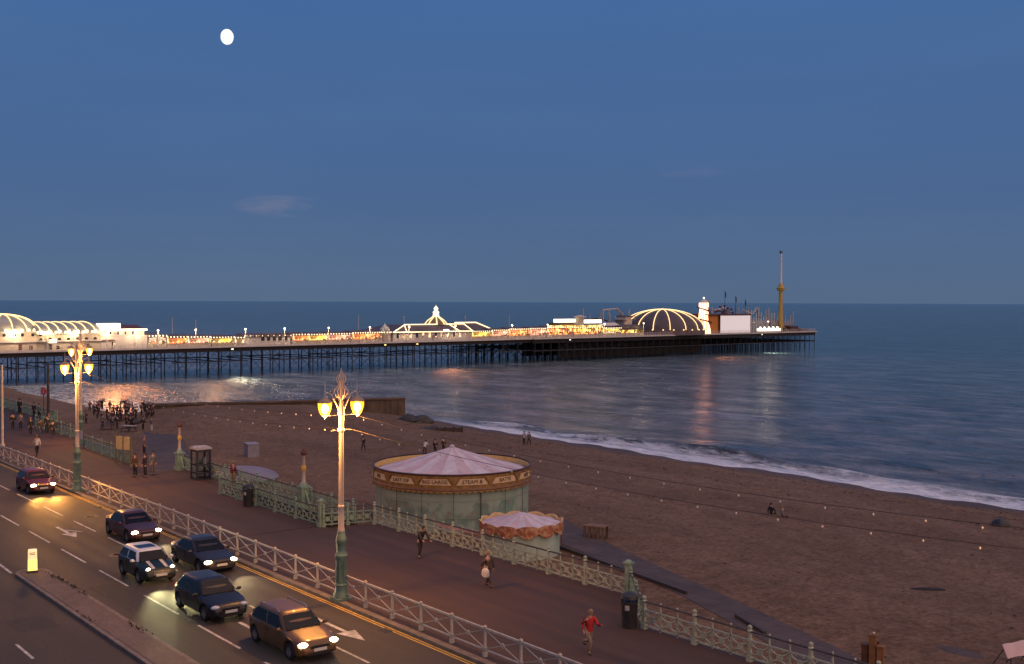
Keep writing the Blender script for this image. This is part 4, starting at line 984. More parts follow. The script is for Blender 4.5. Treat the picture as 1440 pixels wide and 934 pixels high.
# -- stalls and arcades along the edge
def stall(px0, px1, pyt, kind, label, t=2., dep=7., sign=None, festoon_=True, roofm=None, post=2.6):
    s0, s1 = S_(px0, t), S_(px1, t); q = s1-s0; pxm = (px0+px1)/2; h = Zp(pxm, pyt, t)-DZ
    r = thing('pier_stall', label, 'stall', W_(s0+.05, 0, DZ), PROT, 'stalls and arcades along the pier'); q -= .1
    b = MB(); b.box(0, .2, t, t+dep, 0, h-.3); b.box(q-.2, q, t, t+dep, 0, h-.3); b.box(.2, q-.2, t+dep-.2, t+dep, 0, h-.3); b.box(.2, q-.2, t+.05, t+.25, 0, .85); b.build('wall', m_pc, r)
    b = MB(); b.box(-.05, q+.05, t-.5, t+dep+.2, h-.3, h-.05); b.loft([[(0, t, h-.048), (q, t, h-.048), (q, t+dep, h-.048), (0, t+dep, h-.048)], [(.5, t+dep*.4, h+.6), (q-.5, t+dep*.4, h+.6), (q-.5, t+dep*.6, h+.6), (.5, t+dep*.6, h+.6)]]); b.build('roof', roofm or m_roofd, r)
    b = MB(); b.box(.2, q-.2, t+1.6, t+1.7, .85, h-.3); b.build('lit_interior', m_shop[kind], r)
    b = MB(); n = max(1, round(q/post))
    for i in range(n+1): b.box(q*i/n-.09, q*i/n+.09, t-.12, t+.045, 0, h-.3)
    b.build('post', m_pw, r)
    b = MB(); b.box(0, q, t-.42, t-.3, h-1.2, h-.32); b.build('sign_board', (sign or m_shop[kind]), r)
    if festoon_:
        b = MB(); strung(b, [(0, t-.55, h+.02), (q, t-.55, h+.02)], .8, .19); strung(b, [(.3, t-.5, h-1.3), (q-.3, t-.5, h-1.3)], 1.1, .12); b.build('festoon', m_str2, r)  # lower bulb row added to brighten the stalls
    return r
stall(208, 233, 472.5, 3, 'plain white-lit stall right of the end block on the pier', sign=m_pw)
stall(234, 262, 474, 0, 'orange-red lit stall under the tall white flagpole on the pier')
stall(263, 294, 474, 1, 'pinkish-orange lit stall between the orange-red and yellow stalls')
stall(295, 328, 474.5, 2, 'brightest yellow stall in the left half of the pier')
stall(329, 342, 475, 3, 'narrow grey stall between the yellow stall and the white pavilion with dark windows')
stall(411, 432, 470.5, 0, 'orange stall right of the white pavilion with dark windows')
stall(433, 459, 470.5, 2, 'yellow and tan stall beside the small lit globe left of the pier centre', dep=5)
stall(460, 494, 469.5, 1, 'dusky pink stall left of the flagpole near the pier centre')
stall(495, 536, 468, 0, 'long orange stall just left of the small onion dome')
stall(663, 690, 466, 2, 'yellow-lit stall at the right foot of the pavilion roof')
stall(691, 714, 464.5, 1, 'dim pink stall left of the grey flagpole on the pier')
stall(715, 744, 463, 0, 'orange stall right of the grey flagpole on the pier')
stall(745, 768, 462, 1, 'pink stall where the pier widens into its head')
stall(769, 806, 460.5, 0, 'orange-red arcade beneath the bright white sign boxes', t=1.5)
stall(807, 846, 460.5, 0, 'orange-red arcade with a yellow right end, left of the white tent', t=1.5, sign=m_shop[2])
stall(847, 872, 461.5, 3, 'tan stall beneath the coaster track', t=1.5, sign=m_shop[2])
stall(873, 905, 459, 2, 'yellow-brown two-storey stall at the left foot of the big lit dome', t=3., sign=m_roofd, festoon_=False)
# white pavilion with dark windows
s0, s1 = S_(343, 1.8), S_(408, 1.8); q = s1-s0; h = Zp(375, 472.5, 1.8)-DZ
r = thing('white_pavilion', 'long white pavilion with a row of tall dark windows on the pier', 'building', W_(s0, 0, DZ), PROT)
b = MB(); b.box(0, q, 1.8, 9, 0, h-.2); b.build('wall', m_pw, r); b = MB(); b.box(-.1, q+.1, 1.5, 9.2, h-.198, h); b.loft([[(0, 2, h+.002), (q, 2, h+.002), (q, 9, h+.002), (0, 9, h+.002)], [(1, 5, h+.7), (q-1, 5, h+.7), (q-1, 6, h+.7), (1, 6, h+.7)]]); b.build('roof', m_roofd, r)
for k in range(5): x = q*(.40+.125*k); b = MB(); b.box(x-.5, x+.5, 1.75, 1.797, 1.1, 2.7); wo = b.build('window', m_dwin, r); b = MB(); b.box(x-.6, x+.6, 1.7, 1.747, .95, 1.07); b.build('sill', m_pw, wo)
for k in range(5): x = q*(.04+.065*k); b = MB(); b.box(x, x+.45, 1.75, 1.797, 1.1, 2.6); b.build('shutter', m_grey, r)
b = MB(); strung(b, [(0, 1.4, h+.08), (q, 1.4, h+.08)], 1.6, .14); b.build('festoon', m_str, r)
# onion-domed kiosk
hk = Zp(540, 468, 1.8)-DZ; r = PT('onion_dome_kiosk', 'little kiosk with a glowing white onion dome left of the pavilion', 'kiosk', 541, 4)
b = MB(); b.lathe([(1.7, 0), (1.7, hk)], n=8); b.build('wall', m_pc, r, 30); b = MB(); b.lathe([(2.0, hk+.002), (2.0, hk+.3), (1.3, hk+.45), (1.45, hk+.9), (1.2, hk+1.5), (.6, hk+2.0), (.15, hk+2.4), (0, hk+2.9)], n=12); b.build('onion_dome', M('silver_dome', (.5, .5, .46), .35, .2, .8, metal=.4), r, 40)
b = MB(); [b.sph((1.85*math.cos(a), 1.85*math.sin(a), hk+.1), .22, 6, 4) for a in [math.pi*i/7 for i in range(14)]]; b.build('lamp_ring', m_str2, r)
# pavilion with cupola
s0, s1 = S_(553, 2.5), S_(662, 2.5); q = s1-s0; he = Zp(607, 466.5, 2.5)-DZ; hr = Zp(607, 456.8, 7)-DZ
r = thing('theatre_pavilion', 'pavilion with light-outlined hipped roof and glowing central cupola', 'building', W_(s0, 0, DZ), PROT)
b = MB(); b.box(0, q, 2.5, 22, 0, he-.2); b.build('wall', m_pw, r)
xl, xr = S_(568, 7.5)-s0, S_(652, 7.5)-s0; xc, tc_ = S_(613, 10.)-s0, 10.
b = MB(); b.loft([[(-.5, 2, he-.198), (q+.5, 2, he-.198), (q+.5, 22.5, he-.198), (-.5, 22.5, he-.198)], [(xl, 7.5, hr), (xr, 7.5, hr), (xr, 17, hr), (xl, 17, hr)]]); b.build('hipped_roof', m_roofd, r)
for nm, pts in (('eaves_lights', [(-.5, 1.9, he), (q+.5, 1.9, he)]), ('ridge_lights', [(xl, 7.3, hr+.15), (xr, 7.3, hr+.15)]), ('hip_lights', [(-.4, 1.9, he), (xl, 7.3, hr+.1)]), ('hip_lights', [(q+.4, 1.9, he), (xr, 7.3, hr+.1)]), ('hip_lights', [(xl*.6, 1.9, he), (xl, 7.3, hr+.1)]), ('valley_lights', [(xc+3, 1.9, he), (xc+3, 7.3, hr+.1)])):
    b = MB(); b.tube(pts, .14, 5); b.build(nm, m_str2, r)
zc = [Zp(613, y, tc_)-DZ for y in (456, 450, 445, 440, 437, 433)]
b = MB(); k_ = zc[2]-hr; b.lathe([(3.3, hr+.002), (3.2, hr+.3), (2.5, hr+k_*.45), (1.5, hr+k_*.75), (.75, hr+k_)], c=(xc, tc_, 0), n=16); cu_o = b.build('cupola_roof', M('cupola_tiles', (.22, .15, .09), .6, .25, 1.), r, 40)
for j in range(8): a = math.pi*j/4+.2; b = MB(); b.tube([(xc+x*math.cos(a), tc_+x*math.sin(a), z) for x, z in ((3.4, hr+.1), (3.25, hr+.4), (2.6, hr+k_*.47), (1.6, hr+k_*.77), (.85, hr+k_))], .18, 5); b.build('cupola_rib_lights', m_str, r)
b = MB(); b.lathe([(.8, hr+k_), (1.0, hr+k_+.3), (.85, hr+k_+.9), (1.05, hr+k_+1.3), (.6, hr+k_+1.7), (.45, hr+k_+2.0), (.75, hr+k_+2.3), (.5, hr+k_+2.8), (.1, hr+k_+3.1), (0, hr+k_+3.6)], c=(xc, tc_, 0), n=12); b.build('lantern_finial', m_str2, r, 40)
for k in range(12): x = q*(.04+.08*k); b = MB(); b.box(x, x+.8, 2.44, 2.497, .9, 2.6); b.build('window', m_shop[3] if k % 3 else m_dwin, r)
b = MB(); b.box(q*.66, q*.66+1.2, 2.3, 3.5, he-.1, he+.6); b.build('sign_box', m_bright, r)
s0, s1 = S_(640, 23), S_(688, 23); q = s1-s0; he2 = Zp(668, 465, 14)-DZ; hr2 = Zp(668, 454.8, 18)-DZ
r = thing('rear_hall', 'dark-roofed hall outlined in lights behind the right end of the pavilion', 'building', W_(s0, 0, DZ), PROT)
xq = q*.62
b = MB(); b.box(2.5, q, 23, 34, 0, he2); b.build('wall', m_pc, r); b = MB(); b.loft([[(2.5, 22.9, he2+.002), (q+1, 22.9, he2+.002), (q+1, 34.2, he2+.002), (2.5, 34.2, he2+.002)], [(3, 27, hr2), (xq+3, 27, hr2), (xq+3, 30, hr2), (3, 30, hr2)]]); b.build('hipped_roof', m_roofd, r)
b = MB(); b.tube([(3, 26.9, hr2+.1), (xq+3, 26.9, hr2+.1), (q+1, 22.9, he2+.1)], .2, 5); b.build('ridge_lights', m_str2, r)
# -- rides on the pier head
def gantry(name, label, cat, px0, px1, t, dep, py, mt, post=3., tracks=(), diag=True, group=None):
    s0, s1 = S_(px0, t), S_(px1, t); q = s1-s0; h = Zp((px0+px1)/2, py, t)-DZ; r = thing(name, label, cat, W_(s0, 0, DZ), PROT, group)
    n = max(1, round(q/post)); b = MB()
    for i in range(n+1):
        for tt in (t, t+dep): b.bar((q*i/n, tt, 0), (q*i/n, tt, h*(.8+.2*math.sin(i*1.7+t))), .34, .34)
        if diag and i < n:
            b.bar((q*i/n, t, 0), (q*(i+1)/n, t, h*.6), .15, .15); b.bar((q*i/n, t, h*.6), (q*(i+1)/n, t, 0), .15, .15)
    b.build('support_frame', mt, r)
    for k, (mat, pts) in enumerate(tracks):
        b = MB()
        for o_ in (-.4, .4): b.tube([(q*x, t+dep*y+o_, h*z) for x, y, z in pts], .18, 5)
        for (x, y, z), (x2, y2, z2) in zip(pts, pts[1:]):
            for j in range(3): f = (j+.5)/3; b.bar((q*(x+(x2-x)*f), t+dep*(y+(y2-y)*f)-.4, h*(z+(z2-z)*f)), (q*(x+(x2-x)*f), t+dep*(y+(y2-y)*f)+.4, h*(z+(z2-z)*f)), .1, .06)
        b.build('track', mat, r)
    return r, q, h
def sign_box(px0, px1, py0, py1, t, label, mat, stand=True):
    s0, s1 = S_(px0, t), S_(px1, t); r = thing('sign_box', label, 'sign', W_(s0, t, DZ), PROT); z0, z1 = Zp(px0, py1, t)-DZ, Zp(px0, py0, t)-DZ
    b = MB(); b.box(0, s1-s0, 0, .5, z0, z1); b.build('lit_face', mat, r); b = MB()
    for x in (.3, (s1-s0)-.3): b.box(x-.12, x+.12, .52, .76, 0, z0+.3)
    b.box(-.1, s1-s0+.1, .502, .6, z0-.1, z1+.1); b.build('frame', m_grey, r)
sign_box(780, 811, 449, 453.5, 9, 'long bright white sign box above the left orange arcade on the pier head', m_bright)
sign_box(818, 846, 450, 454.5, 9, 'bright white sign box nearest the coaster track', m_bright)
sign_box(772, 846, 458.2, 460.4, 1.0, 'thin glowing yellow strip sign along the pier-head arcade roofs', m_shop[2], False)
r = PT('pagoda_kiosk', 'pale pinkish square tower with a flat cap between the two white sign boxes', 'tower', 815, 8); h = Zp(815, 444, 8)-DZ
b = MB(); b.box(-1.1, 1.1, -1, 1, 0, h-.5); b.build('wall', m_pc, r); b = MB(); b.loft([[(x*k, y*k, z) for x, y in ((-1.6,-1.5),(1.6,-1.5),(1.6,1.5),(-1.6,1.5))] for k, z in ((1., h-.498), (1., h-.3), (.2, h+.2))]); b.build('roof', m_pc, r)
r = PT('yellow_shelter', 'dim yellow-walled shelter under the left white sign box', 'shelter', 795, 7.); h = Zp(795, 454, 7)-DZ
b = MB(); b.box(-3.6, 3.4, -1, 4, 0, h-.2); b.build('wall', M('ochre_wall', (.50, .34, .10), .6, .15, .4), r); b = MB(); b.box(-3.8, 3.6, -1.2, 4.2, h-.198, h); b.build('roof', m_roofd, r)
r = PT('white_tent', 'low white tent roof left of the coaster station', 'tent', 858, 7.); h = Zp(858, 453, 7)-DZ
b = MB(); b.loft([[(-3.4, -2, h-1.2), (3.4, -2, h-1.2), (3.4, 3, h-1.2), (-3.4, 3, h-1.2)], [(-1.8, -.2, h-.2), (2.2, -.2, h-.2), (2.2, .8, h-.2), (-1.8, .8, h-.2)]]); b.build('canopy', m_pw, r)
b = MB(); [b.box(x-.1, x+.1, y-.1, y+.1, 0, h-1.2) for x in (-3.2, 3.2) for y in (-1.8, 2.8)]; b.build('pole', m_grey, r)
gantry('coaster', 'pale roller coaster with a high flat track left of the big lit dome', 'roller coaster', 848, 893, 14, 10, 434, m_grey, 3.4, ((m_pc, ((0, .5, .35), (.1, .3, .6), (.12, .2, .95), (.55, .2, 1.), (.75, .3, .8), (1., .6, .42))), (m_rust, ((0, .8, .5), (.3, .9, .62), (.6, .9, .55), (1., .9, .35)))))
r = PT('coaster_station', 'pinkish coaster station block with a stepped roof', 'building', 880, 9.); h = Zp(880, 444, 9)-DZ
b = MB(); b.box(-2.4, 1.6, -1.5, 3, 0, h-1.5); b.box(-1.4, 1.6, -1.2, 3, h-1.498, h-.3); b.build('wall', m_pc, r); b = MB(); b.box(-1.7, 1.9, -1.6, 3.3, h-.298, h); b.box(-3.6, -1.42, -1.9, 3, h-1.7, h-1.502); b.build('roof', m_rust, r)
# big lit dome
td = 12.; s_c = S_(931.5, td); zt = Zp(931, 435, td)-DZ; zb = Zp(931, 463, td)-DZ; RD = (S_(980, td)-S_(884, td))/2*.80
r = thing('lit_dome_ride', 'big dome of bare glowing ribs next to the helter-skelter', 'ride', W_(s_c, td, DZ), PROT)
b = MB(); b.lathe([(RD*math.cos(a)-.12, zb+(zt-zb)*math.sin(a)-.1) for a in [math.pi/2*i/10 for i in range(11)]], n=32, caps=False); b.build('dome_cover', M('dome_cover', (.085, .065, .075), .6, .2, .4), r, 60)
b = MB(); b.lathe([(RD+.2, 0), (RD+.2, zb)], n=28); b.build('drum_wall', M('drum_wall', (.16, .11, .12), .6, .3, .5), r, 30)
for k in range(16):
    a0 = 2*math.pi*k/16+.1; b = MB()
    b.tube([((RD+.05)*math.cos(a)*math.cos(a0), (RD+.05)*math.cos(a)*math.sin(a0), zb+(zt-zb)*math.sin(a)+.1) for a in [math.pi/2*i/9 for i in range(10)]], .15, 5); b.build('lit_dome_rib', m_str, r)
b = MB(); [b.sph(((RD+.3)*math.cos(a), (RD+.3)*math.sin(a), zb+.1), .26, 5, 4) for a in [2*math.pi*i/26 for i in range(26)]]; b.build('base_lamps', m_str, r)
# helter-skelter
th = 4.; r = PT('helter_skelter', 'glowing white and orange helter-skelter tower with a dark spiral slide', 'helter-skelter', 989.5, th); h = Zp(989, 426, th)-DZ; h2 = Zp(989, 419, th)-DZ
b = MB(); b.lathe([(2.75, 0), (2.2, h*.35), (1.65, h*.75), (1.5, h*.86), (1.85, h*.87), (1.8, h)], n=24, caps=False)
m_hs, N, L, b_ = nodes('helter_glow_stripes'); tcn = N.new('ShaderNodeTexCoord'); sn = N.new('ShaderNodeSeparateXYZ'); L.new(tcn.outputs['Object'], sn.inputs[0])
an = math_(N, L, 'SINE', math_(N, L, 'MULTIPLY', math_(N, L, 'ARCTAN2', sn.outputs['Y'], sn.outputs['X']), 12.))
hc = ramp(N, L, math_(N, L, 'ADD', math_(N, L, 'MULTIPLY', an, .5), .5), (.40, (.42, .34, .22)), (.62, (1., .20, .035)))
L.new(hc, b_.inputs['Emission Color']); b_.inputs['Emission Strength'].default_value = 6.; b_.inputs['Base Color'].default_value = (.7, .66, .6, 1)  # tower glows by emission; orange stripes boosted to redden the water's reflection
b.build('tower', m_hs, r, 40)
b = MB(); b.lathe([(1.8, h+.002), (1.95, h+.1), (1.1, h+(h2-h)*.5), (.2, h+(h2-h)*.75), (.15, h2-.3), (0, h2-.3)], n=16); b.build('cap_roof', m_pw, r, 40)
b = MB(); b.sph((0, 0, h2), .33, 8, 6); b.build('top_lamp', m_bright, r, 60)
b = MB(); n = 60; sl = []
for i in range(n+1):
    f = i/n; a = 2.3+f*2*math.pi*2.2; z = h*(.78*(1-f)+.08); rr = interp(z, [(0, 2.75), (h*.35, 2.2), (h*.75, 1.65), (h, 1.5)])
    sl.append([((rr+o_)*math.cos(a), (rr+o_)*math.sin(a), z+dz) for o_, dz in ((.02, 0), (.85, 0), (.85, .5), (.78, .5), (.78, .1), (.02, .1))])
b.loft(sl); b.build('spiral_slide', m_rust, r, 40)
# orange wall and white screen
tsc = 1.2; s0, s1, s2 = S_(998, tsc), S_(1012, tsc), S_(1055.5, tsc); h = Zp(1030, 442, tsc)-DZ
r = thing('screened_ride', 'big box ride building with a blank white front screen and an orange side', 'building', W_(s0, tsc, DZ), PROT)
b = MB(); b.box(s1-s0, s2-s0, 0, 14, 0, h-.3); b.build('wall', M('dark_box', (.08, .06, .06), .7), r)
b = MB(); b.box(s1-s0+.25, s2-s0-.3, -.12, -.002, .1, h-.5); b.build('white_screen', E('white_screen', (1., .86, .86), .42, (.7, .66, .66)), r)  # emission stands for the floodlight falling on the screen
b = MB(); b.box(0, s1-s0-.002, .6, 12, 0, h-.2); b.build('orange_wall', m_orange, r)
b = MB(); b.box(-1.2, s2-s0+.1, -.3, 14.2, h-.298, h+.1); b.box(s2-s0-.28, s2-s0+.02, -.2, -.002, 0, h-.3); b.box(s1-s0-.05, s1-s0+.24, -.2, -.002, 0, h-.3); b.build('trim', m_rust, r)
ht = h
def ride_roof(px0, px1, py, label, name, t=7):
    s0, s1 = S_(px0, t), S_(px1, t); q = s1-s0; z = ht+.11; hh = Zp(px0, py, t)-DZ; r = thing(name, label, 'ride', W_(s0, t, DZ+z), PROT); hh -= z
    return r, q, hh
r, q, hh = ride_roof(1012, 1036, 430, 'tangled dark red ride arms on the roof of the white-screened building', 'spinning_ride')
b = MB()
for i in range(7): a = i*.9; b.tube([(q*.5, 2, hh*.3), (q*(.5+.42*math.cos(a)), 2+2.5*math.sin(a), hh*(.55+.4*math.sin(a*2)))], .16, 5); b.sph((q*(.5+.42*math.cos(a)), 2+2.5*math.sin(a), hh*(.55+.4*math.sin(a*2))), .5, 7, 5)
b.build('arm', m_rust, r); b = MB(); b.lathe([(1.4, 0), (1., hh*.3), (0, hh*.45)], c=(q*.5, 2, 0), n=12); b.build('hub', m_rust, r)
for px, py, lab in ((1019, 409, 'tallest of the thin dark masts over the white-screened building'), (1034, 416, 'middle thin dark mast with a drooping flag over the white-screened building'), (1047.5, 421, 'shortest thin dark mast over the white-screened building')):
    r, q, hh = ride_roof(px, px+4, py, lab, 'mast'); r['category'] = 'mast'
    b = MB(); b.tube([(0,0,0), (0,0,hh)], [.12, .07], 5); b.build('pole', m_pile, r); b = MB(); b.loft([[(.05, -.02, hh-2.4), (.05, .02, hh-2.4), (.05, .02, hh-.1), (.05, -.02, hh-.1)], [(.75, -.02, hh-2.8), (.75, .02, hh-2.8), (.75, .02, hh-.8), (.75, -.02, hh-.8)]]); b.build('flag', m_pile, r)
gantry('coaster', 'low coaster framework peeping over the orange wall beside the helter-skelter', 'roller coaster', 996, 1024, 19, 5, 431, m_grey, 2.2, ((m_grey, ((0, .3, .95), (.5, .3, .85), (1., .3, .97))),))
gantry('coaster', 'tall grey lattice coaster right of the white screen', 'roller coaster', 1056, 1084, 9, 10, 432, m_grey, 1.8, ((m_grey, ((0, .4, .9), (.35, .3, .7), (.6, .3, .98), (1., .6, .55))), (m_pw, ((0, 0, .35), (.5, .1, .42), (1., 0, .3)))))
gantry('coaster', 'lower sloping coaster lattice around the foot of the yellow tower', 'roller coaster', 1085, 1115, 7, 12, 438, m_grey, 2.0, ((m_pc, ((0, .3, .75), (.4, .1, .35), (.7, .3, .8), (1., .5, .9))), (m_grey, ((0, .1, .5), (.5, 0, .2), (1., .2, .35)))))
# booster tower
r = PT('thrill_tower', 'tall slim ride tower, yellow below and pale grey above, at the end of the pier', 'tower', 1097.5, 6.); z1 = Zp(1097, 404, 6)-DZ; z2 = Zp(1097, 356, 6)-DZ
b = MB(); b.tube([(0,0,0), (0,0,z1)], [.95, .72], 10); b.build('lower_mast', m_yel, r, 40); b = MB(); b.lathe([(.7, z1-1.6), (1.5, z1-1.2), (1.7, z1-.2), (1.1, z1+.1), (.6, z1+1.6)], n=12); b.build('collar', m_yel, r, 40)
b = MB(); b.tube([(0,0,z1+1.2), (0,0,z2)], [.55, .34], 8)
for k in range(14): z = z1+1.6+(z2-z1-2)*k/14; b.lathe([(.5, z), (.62, z+.1), (.5, z+.2)], n=8)
b.build('upper_mast', M('pale_mast_paint', (.78, .76, .78), .5, .06), r, 40)
b = MB(); b.box(-.5, .5, -.4, .4, z2-.1, z2+.6); b.sph((-.45, 0, z2+.7), .55, 8, 5, sc_=(1, .7, .7)); b.build('top_gondola', M('gondola_grey', (.10, .11, .13), .5), r)
b = MB(); [b.bar((sx*2.2, sy*2.2, 0), (0, 0, z1*.22), .25, .25) for sx in (-1, 1) for sy in (-1, 1)]; b.build('stay', m_yel, r)
s0, s1 = S_(1068, .8), S_(1098, .8); r = thing('lit_ride_cars', 'row of white cars with glowing bodies at the foot of the grey coaster', 'ride', W_(s0, .8, DZ), PROT)
b = MB(); b.box(0, s1-s0, 0, 1.2, .5, 1.5); b.build('car_body', m_bright, r)  # floodlit white put into the bodies as emission
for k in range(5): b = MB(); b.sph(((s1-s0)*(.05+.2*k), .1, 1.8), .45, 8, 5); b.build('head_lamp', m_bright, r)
b = MB(); b.box(-.1, s1-s0+.1, -.1, 1.3, 0, .497); b.build('plinth', m_grey, r)
for px, w_, lab, mt in ((1113, 9, 'low dark red shed by the end railing of the pier', m_rust), (1128, 7, 'reddish low shed nearest the seaward end of the pier', M('brick_shed', (.28, .09, .07), .7))):
    r = PT('shed', lab, 'shed', px, 5); h = Zp(px, 458 if px < 1120 else 462, 5)-DZ
    b = MB(); b.box(-w_/4.5, w_/4.5+1.5, -1, 5, 0, h-.3); b.build('wall', mt, r); b = MB(); b.loft([[(-w_/4.5-.2, -1.2, h-.298), (w_/4.5+1.7, -1.2, h-.298), (w_/4.5+1.7, 5.2, h-.298), (-w_/4.5-.2, 5.2, h-.298)], [(-w_/4.5, 1.8, h+.1), (w_/4.5+1.5, 1.8, h+.1), (w_/4.5+1.5, 2.2, h+.1), (-w_/4.5, 2.2, h+.1)]]); b.build('roof', m_roofd, r)
# lamps under the deck edge; raised orange ones are added to tint the water
def flood(px, col, e, lab, t=-1.3, z=.55, out=14., lens=1.6, ang=66, soft=1.2):
    r = thing('floodlight', lab, 'floodlight', W_(S_(px, t), t, z), PROT, 'floodlights along the pier edge')
    b = MB(); b.box(-.35, .35, -.25, .25, -.2, .2); b.build('housing', m_beam, r)
    b = MB(); b.box(-.30, .30, -.30, -.252, -.16, .16); b.build('lens', E('flood_lens', col, lens), r)
    b = MB(); b.bar((0, .2, .1), (0, 1.1, .45), .1, .1)
    if z > 1.5: b.bar((0, 1.1, .5), (0, 1.1, DZ-z), .14, .14)
    b.build('bracket', m_beam, r)
    light('SPOT', 'floodlight_beam', e, col, (0, -.4, 0), r, soft, aim=(0, -.4-out, SEA-z), angle=R(ang), blend=1.)
flood(326, (1., .95, .62), 14000, 'pale floodlight under the pier edge below the white pavilion', out=12)
flood(541, (1., .82, .10), 2500, 'yellow floodlight under the deck below the onion-domed kiosk', out=3)
flood(586, (1., .72, .12), 1500, 'dimmer yellow floodlight under the deck below the pavilion', out=3)
flood(801, (1., .9, .78), 1500, 'white floodlight on the dark pier head below the orange arcades', out=3)
flood(1071, (1., 1., .72), 26000, 'bright pale floodlight under the pier edge below the grey coaster', out=6)
flood(160, (1., .34, .09), 17000, 'added orange floodlight tinting the water below the end block', out=26, z=2.6, ang=95, soft=2.5)
flood(300, (1., .50, .22), 7000, 'added dull orange floodlight tinting the water below the brightest yellow stall', out=40, z=2.6, ang=110, soft=2.5)
flood(612, (1., .34, .12), 24000, 'added orange-pink floodlight tinting the water below the cupola', out=24, z=2.6, ang=80, soft=2.5)
flood(988, (1., .30, .10), 90000, 'added orange floodlight tinting the water beside the helter-skelter', out=60, z=6., ang=90, soft=2.5)
# ------------------------------------------------------------------ cars
def paint(name, col, metal=.3): return M(name, col, .36, .10, 2., metal=metal*.4, coat=.18)
m_glass = M('car_glass', (.008, .009, .012), .08, .1, 1.); m_glass.node_tree.nodes['Principled BSDF'].inputs['Specular IOR Level'].default_value = .22
m_tyre = M('tyre_rubber', (.012, .012, .012), .8); m_rim = M('alloy', (.35, .35, .36), .35, .1, metal=.8)
m_black = M('black_trim', (.012, .012, .013), .5); m_plate = M('number_plate', (.62, .60, .55), .5, .05)
m_silver = M('silver_trim', (.45, .45, .47), .3, .1, metal=.8)
m_amber = E('amber_lens', (1., .38, .05), 1.2)
def head_mat(name, c, s): return E(name, c, s)
m_hl = head_mat('headlight_glow', (1., .78, .42), 26.)
m_hlw = head_mat('headlight_white', (1., .90, .62), 20.)
m_hloff = M('headlight_glass', (.40, .42, .46), .1, .1, coat=.8)
def car(name, label, u, v, body_mat, L_=4.0, W=1.72, H=1.45, hood=None, cab=None, lights=m_hl, lamp=(1., .72, .36), power=90., roof_mat=None, stripes=False, round_lights=False, rack=False, glass=m_glass, rz=0., grille_mat=m_black, plate=True, amber=False, fogs=False, group='cars driving towards the camera'):
    t = thing(name, label, 'car', (u, v, RZ), rz, group)
    hood = hood or [(0, .52), (.02, .66), (.05, .74), (.27, .93), (.36, .95), (.9, .97), (1, .93)]
    xa, xb, xc, xd = cab or (.27, .44, .86, .97)
    X = lambda f: L_/2-f*L_
    rw = .315; xw = (L_/2-.82, -L_/2+.72)
    wid = [(0, .70), (.015, .80), (.04, .88), (.10, .955), (.22, 1.), (.8, 1.), (.93, .96), (.985, .86), (1, .80)]
    secs = []; n = 64
    fr = sorted(set([i/n for i in range(n+1)]+[.005, .012, .03]))
    for f in fr:
        x = X(f); w_ = W/2*interp(f, wid); zt = interp(f, hood); zb = .24+.06*(f < .03)+.05*(f > .97)
        for c in xw:
            d = abs(x-c)
            if d < rw+.07: zb = max(zb, .315+math.sqrt(max(0, (rw+.07)**2-d*d))-.02)
        zb = min(zb, zt-.12)
        half = [(w_*.90, zb), (w_*.985, zb+.03), (w_, zb+.45*(zt-zb)), (w_*.99, zb+.72*(zt-zb)), (w_*.955, zt-.055), (w_*.88, zt-.012), (w_*.5, zt+.018), (0, zt+.024)]
        ring = [(x, -y, z) for y, z in half] + [(x, y, z) for y, z in half[-2::-1]]
        secs.append(ring)
    b = MB(); b.loft(secs, True, True); b.build('body', body_mat, t, 42)
    # cabin shell and glass
    zb_ = interp(xa, hood)-.03; zr = H; hw0, hw1 = W/2*.93, W/2*.73
    def ring(x0, x1, hw, z, n=40, ex=7):
        q = []
        for k in range(n):
            a = 2*math.pi*k/n; c, s_ = math.cos(a), math.sin(a)
            q.append(((x0+x1)/2+(x0-x1)/2*math.copysign(abs(c)**(2/ex), c), hw*math.copysign(abs(s_)**(2/ex), s_), z))
        return q
    b = MB(); A, B_, C_, D_ = X(xa), X(xb), X(xc), X(xd)
    b.loft([ring(A, D_, hw0, zb_), ring(A+(B_-A)*.5, D_+(C_-D_)*.55, hw0+(hw1-hw0)*.42, zb_+(zr-zb_)*.52), ring(B_, C_, hw1, zr-.06), ring(B_-.10, C_+.06, hw1*.88, zr-.012), ring(B_-.3, C_+.25, hw1*.5, zr)], True, True)
    b.build('roof', roof_mat or body_mat, t, 50)
    def pane(name, pts, off):
        b = MB(); P_ = [Vector(p) for p in pts]; nn = (P_[1]-P_[0]).cross(P_[-1]-P_[0]).normalized()
        if nn.dot(Vector(off)) < 0: nn = -nn
        q = [p+nn*.022 for p in P_]; k = len(q); b.add(q+[p-nn*.02 for p in P_], [tuple(range(k))]+[(i, k+i, k+(i+1)%k, (i+1)%k) for i in range(k)]); return b.build(name, glass, t)
    lerp = lambda a, b, k: a+(b-a)*k
    def side(f, k, s): # point on the cabin side
        x = lerp(lerp(A, D_, f), lerp(B_, C_, f), k); return (x, s*(lerp(hw0, hw1, k)+.006), lerp(zb_, zr-.06, k))
    pane('windscreen', [(lerp(A, B_, .10), -hw0*.86, lerp(zb_, zr, .10)), (lerp(A, B_, .10), hw0*.86, lerp(zb_, zr, .10)), (lerp(A, B_, .90), hw1*.88, lerp(zb_, zr-.06, .92)), (lerp(A, B_, .90), -hw1*.88, lerp(zb_, zr-.06, .92))], (1, 0, .5))
    pane('rear_window', [(lerp(D_, C_, .25), -hw0*.8, lerp(zb_, zr, .25)), (lerp(D_, C_, .25), hw0*.8, lerp(zb_, zr, .25)), (lerp(D_, C_, .9), hw1*.84, lerp(zb_, zr-.06, .9)), (lerp(D_, C_, .9), -hw1*.84, lerp(zb_, zr-.06, .9))], (-1, 0, .5))
